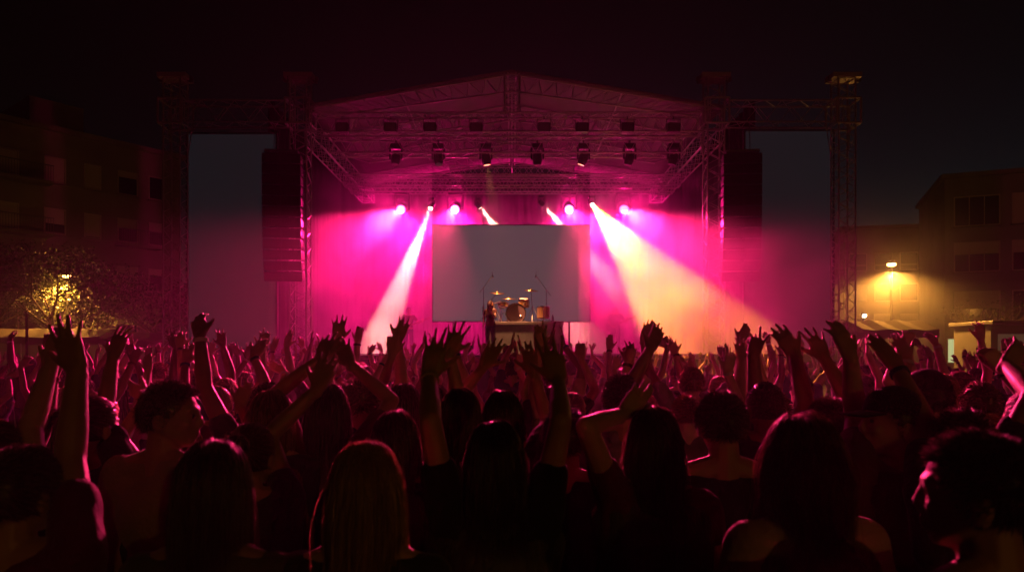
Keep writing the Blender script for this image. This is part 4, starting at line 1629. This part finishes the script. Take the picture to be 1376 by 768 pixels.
def tree(x, y, h, r, nleaf, label, seed, bare=False, z0=.42, group='street trees'):
    r4 = random.Random(seed)
    t = thing('street_tree', label, 'tree', (x, y, 0), 0, group)
    tr = MB()
    tr.cyl((0, 0, 0), (.08, 0, h * .25), .16, .125, 9, False)
    tr.cyl((.08, 0, h * .25), (.03, .06, h * .45), .125, .10, 9, False)
    tips = []

    def limb(p, d_, L, rad, lv):
        q = p + d_ * L
        tr.cyl(p, q, rad, rad * .62, 6, False)
        tips.append(q)
        if lv < (4 if bare else 3):
            for _ in range(3 if lv < 2 else 2):
                nd = (d_ + Vector((r4.uniform(-.9, .9), r4.uniform(-.9, .9), r4.uniform(-.25, .6)))).normalized()
                limb(q, nd, L * r4.uniform(.6, .82), rad * .6, lv + 1)
    for i in range(6):
        a = i * 1.05 + r4.uniform(-.3, .3)
        limb(Vector((.03, .06, h * (.30 + .025 * i))), Vector((math.cos(a), math.sin(a), r4.uniform(.5, 1.2))).normalized(), h * .17, .06, 0)
    tr.build('trunk', M['bark'], t)
    r5 = np.random.default_rng(seed)
    T = np.array([tuple(q) for q in tips])
    if nleaf:
        c = T[r5.integers(0, len(T), nleaf)] + r5.normal(size=(nleaf, 3)) * (.30 * r)
        a = r5.normal(size=(nleaf, 3))
        a /= np.linalg.norm(a, axis=1)[:, None]
        b = np.cross(a, r5.normal(size=(nleaf, 3)))
        b /= np.linalg.norm(b, axis=1)[:, None]
        s_ = r5.uniform(.04, .085, nleaf)[:, None]
        V = np.stack([c - a * s_, c + b * s_ * .5, c + a * s_, c - b * s_ * .5], 1).reshape(-1, 3)
        me = mesh_np('crown', V, np.arange(nleaf * 4).reshape(-1, 4))
        obj('crown', me, M['leaf'], t)
    return t


tree(-20.6, 31.0, 8.2, 1.0, 11050, 'broad leafy tree lit yellow by the street lamp inside its crown', 31)
tree(-22.3, 34.6, 8.4, 1.0, 11900, 'leafy tree standing just behind the street lamp, glowing yellow', 37)
tree(-17.3, 33.5, 7.2, 1.0, 10200, 'dark leafy tree in front of the apartment block near the outer tower', 33)
tree(-24.4, 31.8, 8.8, 1.0, 10200, 'dark tree at the very edge beyond the yellow awning', 35)
tree(22.6, 33.0, 5.4, .7, 500, 'bare-branched tree before the wide framed windows', 41, True)

# ------------------------------------------------------------------ stalls at the edges of the square


def stall(px0, px1, py, d_, label, m, drop=.28, dep=2.4):
    a, b = P(px0, py, d_), P(px1, py, d_)
    w = b.x - a.x
    t = thing('market_stall', label, 'stall', ((a.x + b.x) / 2, d_, 0), 0, 'canopy stalls at the edge of the square')
    z = a.z
    c = MB()
    n = 12
    vs, fs = [], []
    for lay in (0, -.02):
        for j, (yy, zz) in enumerate(((0, -drop), (.0, -.02), (dep / 2, .35), (dep, -.02), (dep, -drop))):
            for i in range(n + 1):
                sag = -.05 * math.sin(i / n * math.pi * 3) ** 2 if j in (1, 2, 3) else -.03 * (i % 2)
                vs.append((-w / 2 + w * i / n, yy + (lay if j < 2 else -lay if j > 2 else 0), z + zz + sag + lay))
    for l_ in (0, 5 * (n + 1)):
        for j in range(4):
            for i in range(n):
                q = l_ + j * (n + 1) + i
                fs.append((q, q + 1, q + n + 2, q + n + 1))
    c.add(vs, fs)
    c.build('canopy', m, t)
    for xx in (-w / 2 + .08, w / 2 - .08):
        for yy in (.06, dep - .06):
            MB().cyl((xx, yy, 0), (xx, yy, z - .06), .028, n=8).build('post', M['alu'], t)
    MB().box((0, .5, .9), (w * .9, .6, .06)).build('counter', M['wood'], t)


stall(-30, 134, 451, 28.0, 'long yellowish canvas stall under the lit tree', M['canvas'])
stall(138, 218, 456, 28.6, 'shorter canvas stall beside the outer truss tower', M['canvas'])
stall(1160, 1262, 441, 24.0, 'canvas stall under the glowing street lamp', M['canvas'])
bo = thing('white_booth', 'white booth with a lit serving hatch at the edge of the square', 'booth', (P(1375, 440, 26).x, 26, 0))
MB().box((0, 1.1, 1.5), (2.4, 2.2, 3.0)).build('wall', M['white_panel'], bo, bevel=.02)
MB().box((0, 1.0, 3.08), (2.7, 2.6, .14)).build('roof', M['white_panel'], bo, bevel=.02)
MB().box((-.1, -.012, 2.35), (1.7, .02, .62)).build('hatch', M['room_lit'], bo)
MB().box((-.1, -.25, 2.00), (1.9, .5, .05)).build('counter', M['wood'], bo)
fp = thing('white_post', 'short pale post standing by the yellow awning', 'post', (P(36, 440, 24.5).x, 24.5, 0))
MB().lathe([(.05, 0), (.045, P(36, 421, 24.5).z)], n=10).build('shaft', M['white_panel'], fp)
MB().lathe([(.055, P(36, 421, 24.5).z), (.02, P(36, 421, 24.5).z + .06)], n=10).build('cap', M['white_panel'], fp)

# ------------------------------------------------------------------ haze
hz = MB().box((0, 30, 9.2), (150, 110, 20.4))
me = hz.mesh('haze')
hm = bpy.data.materials.new('haze')
hm.use_nodes = True
nt = hm.node_tree
for n_ in list(nt.nodes):
    if n_.type != 'OUTPUT_MATERIAL':
        nt.nodes.remove(n_)
pv = nt.nodes.new('ShaderNodeVolumePrincipled')
pv.inputs['Color'].default_value = (.97, .96, .96, 1)
pv.inputs['Density'].default_value = .0020
pv.inputs['Anisotropy'].default_value = .5
nt.links.new(pv.outputs['Volume'], [n_ for n_ in nt.nodes if n_.type == 'OUTPUT_MATERIAL'][0].inputs['Volume'])
hm.cycles.homogeneous_volume = True
tag(obj('haze', me, hm), kind='stuff')

# artificial smoke on the stage: thick at the back and along the sides, thinning towards the front edge
foot = [(-7.35, 20.9), (-2.42, 20.9), (-2.88, 25.3), (2.84, 25.3), (2.38, 21.2), (1.6, 17.0), (1.6, 12.2), (6.8, 12.2), (6.8, 20.9), (7.35, 20.9), (7.35, 30.4), (-7.35, 30.4)]
k = len(foot)
sm = MB().add([(x, y, z) for z in (1.93, 9.0) for x, y in foot], [tuple(range(k - 1, -1, -1)), tuple(range(k, 2 * k))] + [(i, (i + 1) % k, k + (i + 1) % k, k + i) for i in range(k)])
sme = sm.mesh('stage_smoke')
smm = bpy.data.materials.new('stage_smoke')
smm.use_nodes = True
nt = smm.node_tree
for n_ in list(nt.nodes):
    if n_.type != 'OUTPUT_MATERIAL':
        nt.nodes.remove(n_)
pv = nt.nodes.new('ShaderNodeVolumePrincipled')
pv.inputs['Color'].default_value = (.97, .96, .96, 1)
pv.inputs['Anisotropy'].default_value = .3
tc = nt.nodes.new('ShaderNodeTexCoord')
sx_ = nt.nodes.new('ShaderNodeSeparateXYZ')
nt.links.new(tc.outputs['Object'], sx_.inputs['Vector'])


def ramp(src, a, b):
    m_ = nt.nodes.new('ShaderNodeMapRange')
    m_.interpolation_type = 'SMOOTHSTEP'
    m_.inputs['From Min'].default_value = a
    m_.inputs['From Max'].default_value = b
    nt.links.new(src, m_.inputs['Value'])
    return m_.outputs['Result']


def mul(a, b):
    m_ = nt.nodes.new('ShaderNodeMath')
    m_.operation = 'MULTIPLY'
    for q, v in zip(m_.inputs, (a, b)):
        if isinstance(v, float):
            q.default_value = v
        else:
            nt.links.new(v, q)
    return m_.outputs[0]


nz = nt.nodes.new('ShaderNodeTexNoise')
nz.inputs['Scale'].default_value = .50
nz.inputs['Detail'].default_value = 3
nz.inputs['Distortion'].default_value = .6
nt.links.new(tc.outputs['Object'], nz.inputs['Vector'])
fl = nt.nodes.new('ShaderNodeMath')
fl.operation = 'MULTIPLY_ADD'
fl.inputs[1].default_value = .95
fl.inputs[2].default_value = .17
nt.links.new(ramp(nz.outputs['Fac'], .38, .66), fl.inputs[0])
dens = mul(fl.outputs[0], ramp(sx_.outputs['Y'], 8.5, 20.0))
low = nt.nodes.new('ShaderNodeMath')
low.operation = 'MULTIPLY_ADD'
low.inputs[1].default_value = 3.6
nt.links.new(ramp(sx_.outputs['Y'], 22.5, 19.0), low.inputs[0])
nt.links.new(sx_.outputs['Z'], low.inputs[2])
dens = mul(dens, ramp(low.outputs[0], 9.0, 7.4))
nt.links.new(mul(dens, .15), pv.inputs['Density'])
nt.links.new(pv.outputs['Volume'], [n_ for n_ in nt.nodes if n_.type == 'OUTPUT_MATERIAL'][0].inputs['Volume'])
tag(obj('stage_smoke', sme, smm), kind='stuff')

# haze added round the street lamp to give its halo, thinning out to nothing
lp = P(1198, 355, 30)
dv = MB()
vv, ff = [], []
for j in range(9):
    e = R(-88 + 22 * j)
    for i in range(16):
        t_ = 2 * math.pi * i / 16
        vv.append((math.cos(t_) * math.cos(e) * 7.5, math.sin(t_) * math.cos(e) * 5.5, math.sin(e) * 5.2))
for j in range(8):
    for i in range(16):
        ff.append((j * 16 + i, j * 16 + (i + 1) % 16, (j + 1) * 16 + (i + 1) % 16, (j + 1) * 16 + i))
ff += [tuple(range(15, -1, -1)), tuple(range(128, 144))]
dv.add(vv, ff)
dme = dv.mesh('lamp_halo_haze')
dmm = bpy.data.materials.new('lamp_halo_haze')
dmm.use_nodes = True
nt = dmm.node_tree
for n_ in list(nt.nodes):
    if n_.type != 'OUTPUT_MATERIAL':
        nt.nodes.remove(n_)
pv = nt.nodes.new('ShaderNodeVolumePrincipled')
pv.inputs['Color'].default_value = (.97, .96, .96, 1)
pv.inputs['Anisotropy'].default_value = .5
tc = nt.nodes.new('ShaderNodeTexCoord')
ln = nt.nodes.new('ShaderNodeVectorMath')
ln.operation = 'LENGTH'
nt.links.new(tc.outputs['Object'], ln.inputs[0])
nz = nt.nodes.new('ShaderNodeTexNoise')
nz.inputs['Scale'].default_value = .5
nt.links.new(tc.outputs['Object'], nz.inputs['Vector'])
nt.links.new(mul(mul(ramp(ln.outputs['Value'], 5.0, .0), ramp(nz.outputs['Fac'], .1, .8)), .06), pv.inputs['Density'])
nt.links.new(pv.outputs['Volume'], [n_ for n_ in nt.nodes if n_.type == 'OUTPUT_MATERIAL'][0].inputs['Volume'])
do = tag(obj('lamp_halo_haze', dme, dmm), kind='stuff')
do.location = (lp.x, lp.y, lp.z - .2)

# ------------------------------------------------------------------ sky, camera, colour management
W = bpy.data.worlds.new('World')
S.world = W
W.use_nodes = True
nt = W.node_tree
bg = nt.nodes['Background']
sky = nt.nodes.new('ShaderNodeTexSky')
sky.sky_type = 'NISHITA'
sky.sun_disc = False
sky.sun_elevation = R(-7)
sky.sun_rotation = R(20)
nt.links.new(sky.outputs['Color'], bg.inputs['Color'])
bg.inputs['Strength'].default_value = .7

cam = bpy.data.cameras.new('camera')
co = bpy.data.objects.new('camera', cam)
COL.objects.link(co)
co.location = (0, 0, CAM_H)
co.rotation_euler = (R(90), 0, 0)
cam.sensor_width = 36
cam.lens = FPX / 1376 * 36
cam.shift_y = (CY - 384) / 1376
cam.clip_end = 2000
cam.clip_start = .05
cam.dof.use_dof = True
cam.dof.focus_distance = 14
cam.dof.aperture_fstop = 3.5
S.camera = co
S.view_settings.view_transform = 'Standard'
S.view_settings.look = 'None'
S.view_settings.exposure = 0
S.view_settings.gamma = 1
S.cycles.max_bounces = 6
S.cycles.diffuse_bounces = 2
S.cycles.glossy_bounces = 2
S.cycles.volume_bounces = 0
S.cycles.sample_clamp_indirect = 4
S.cycles.use_denoising = True
S.cycles.use_light_tree = True
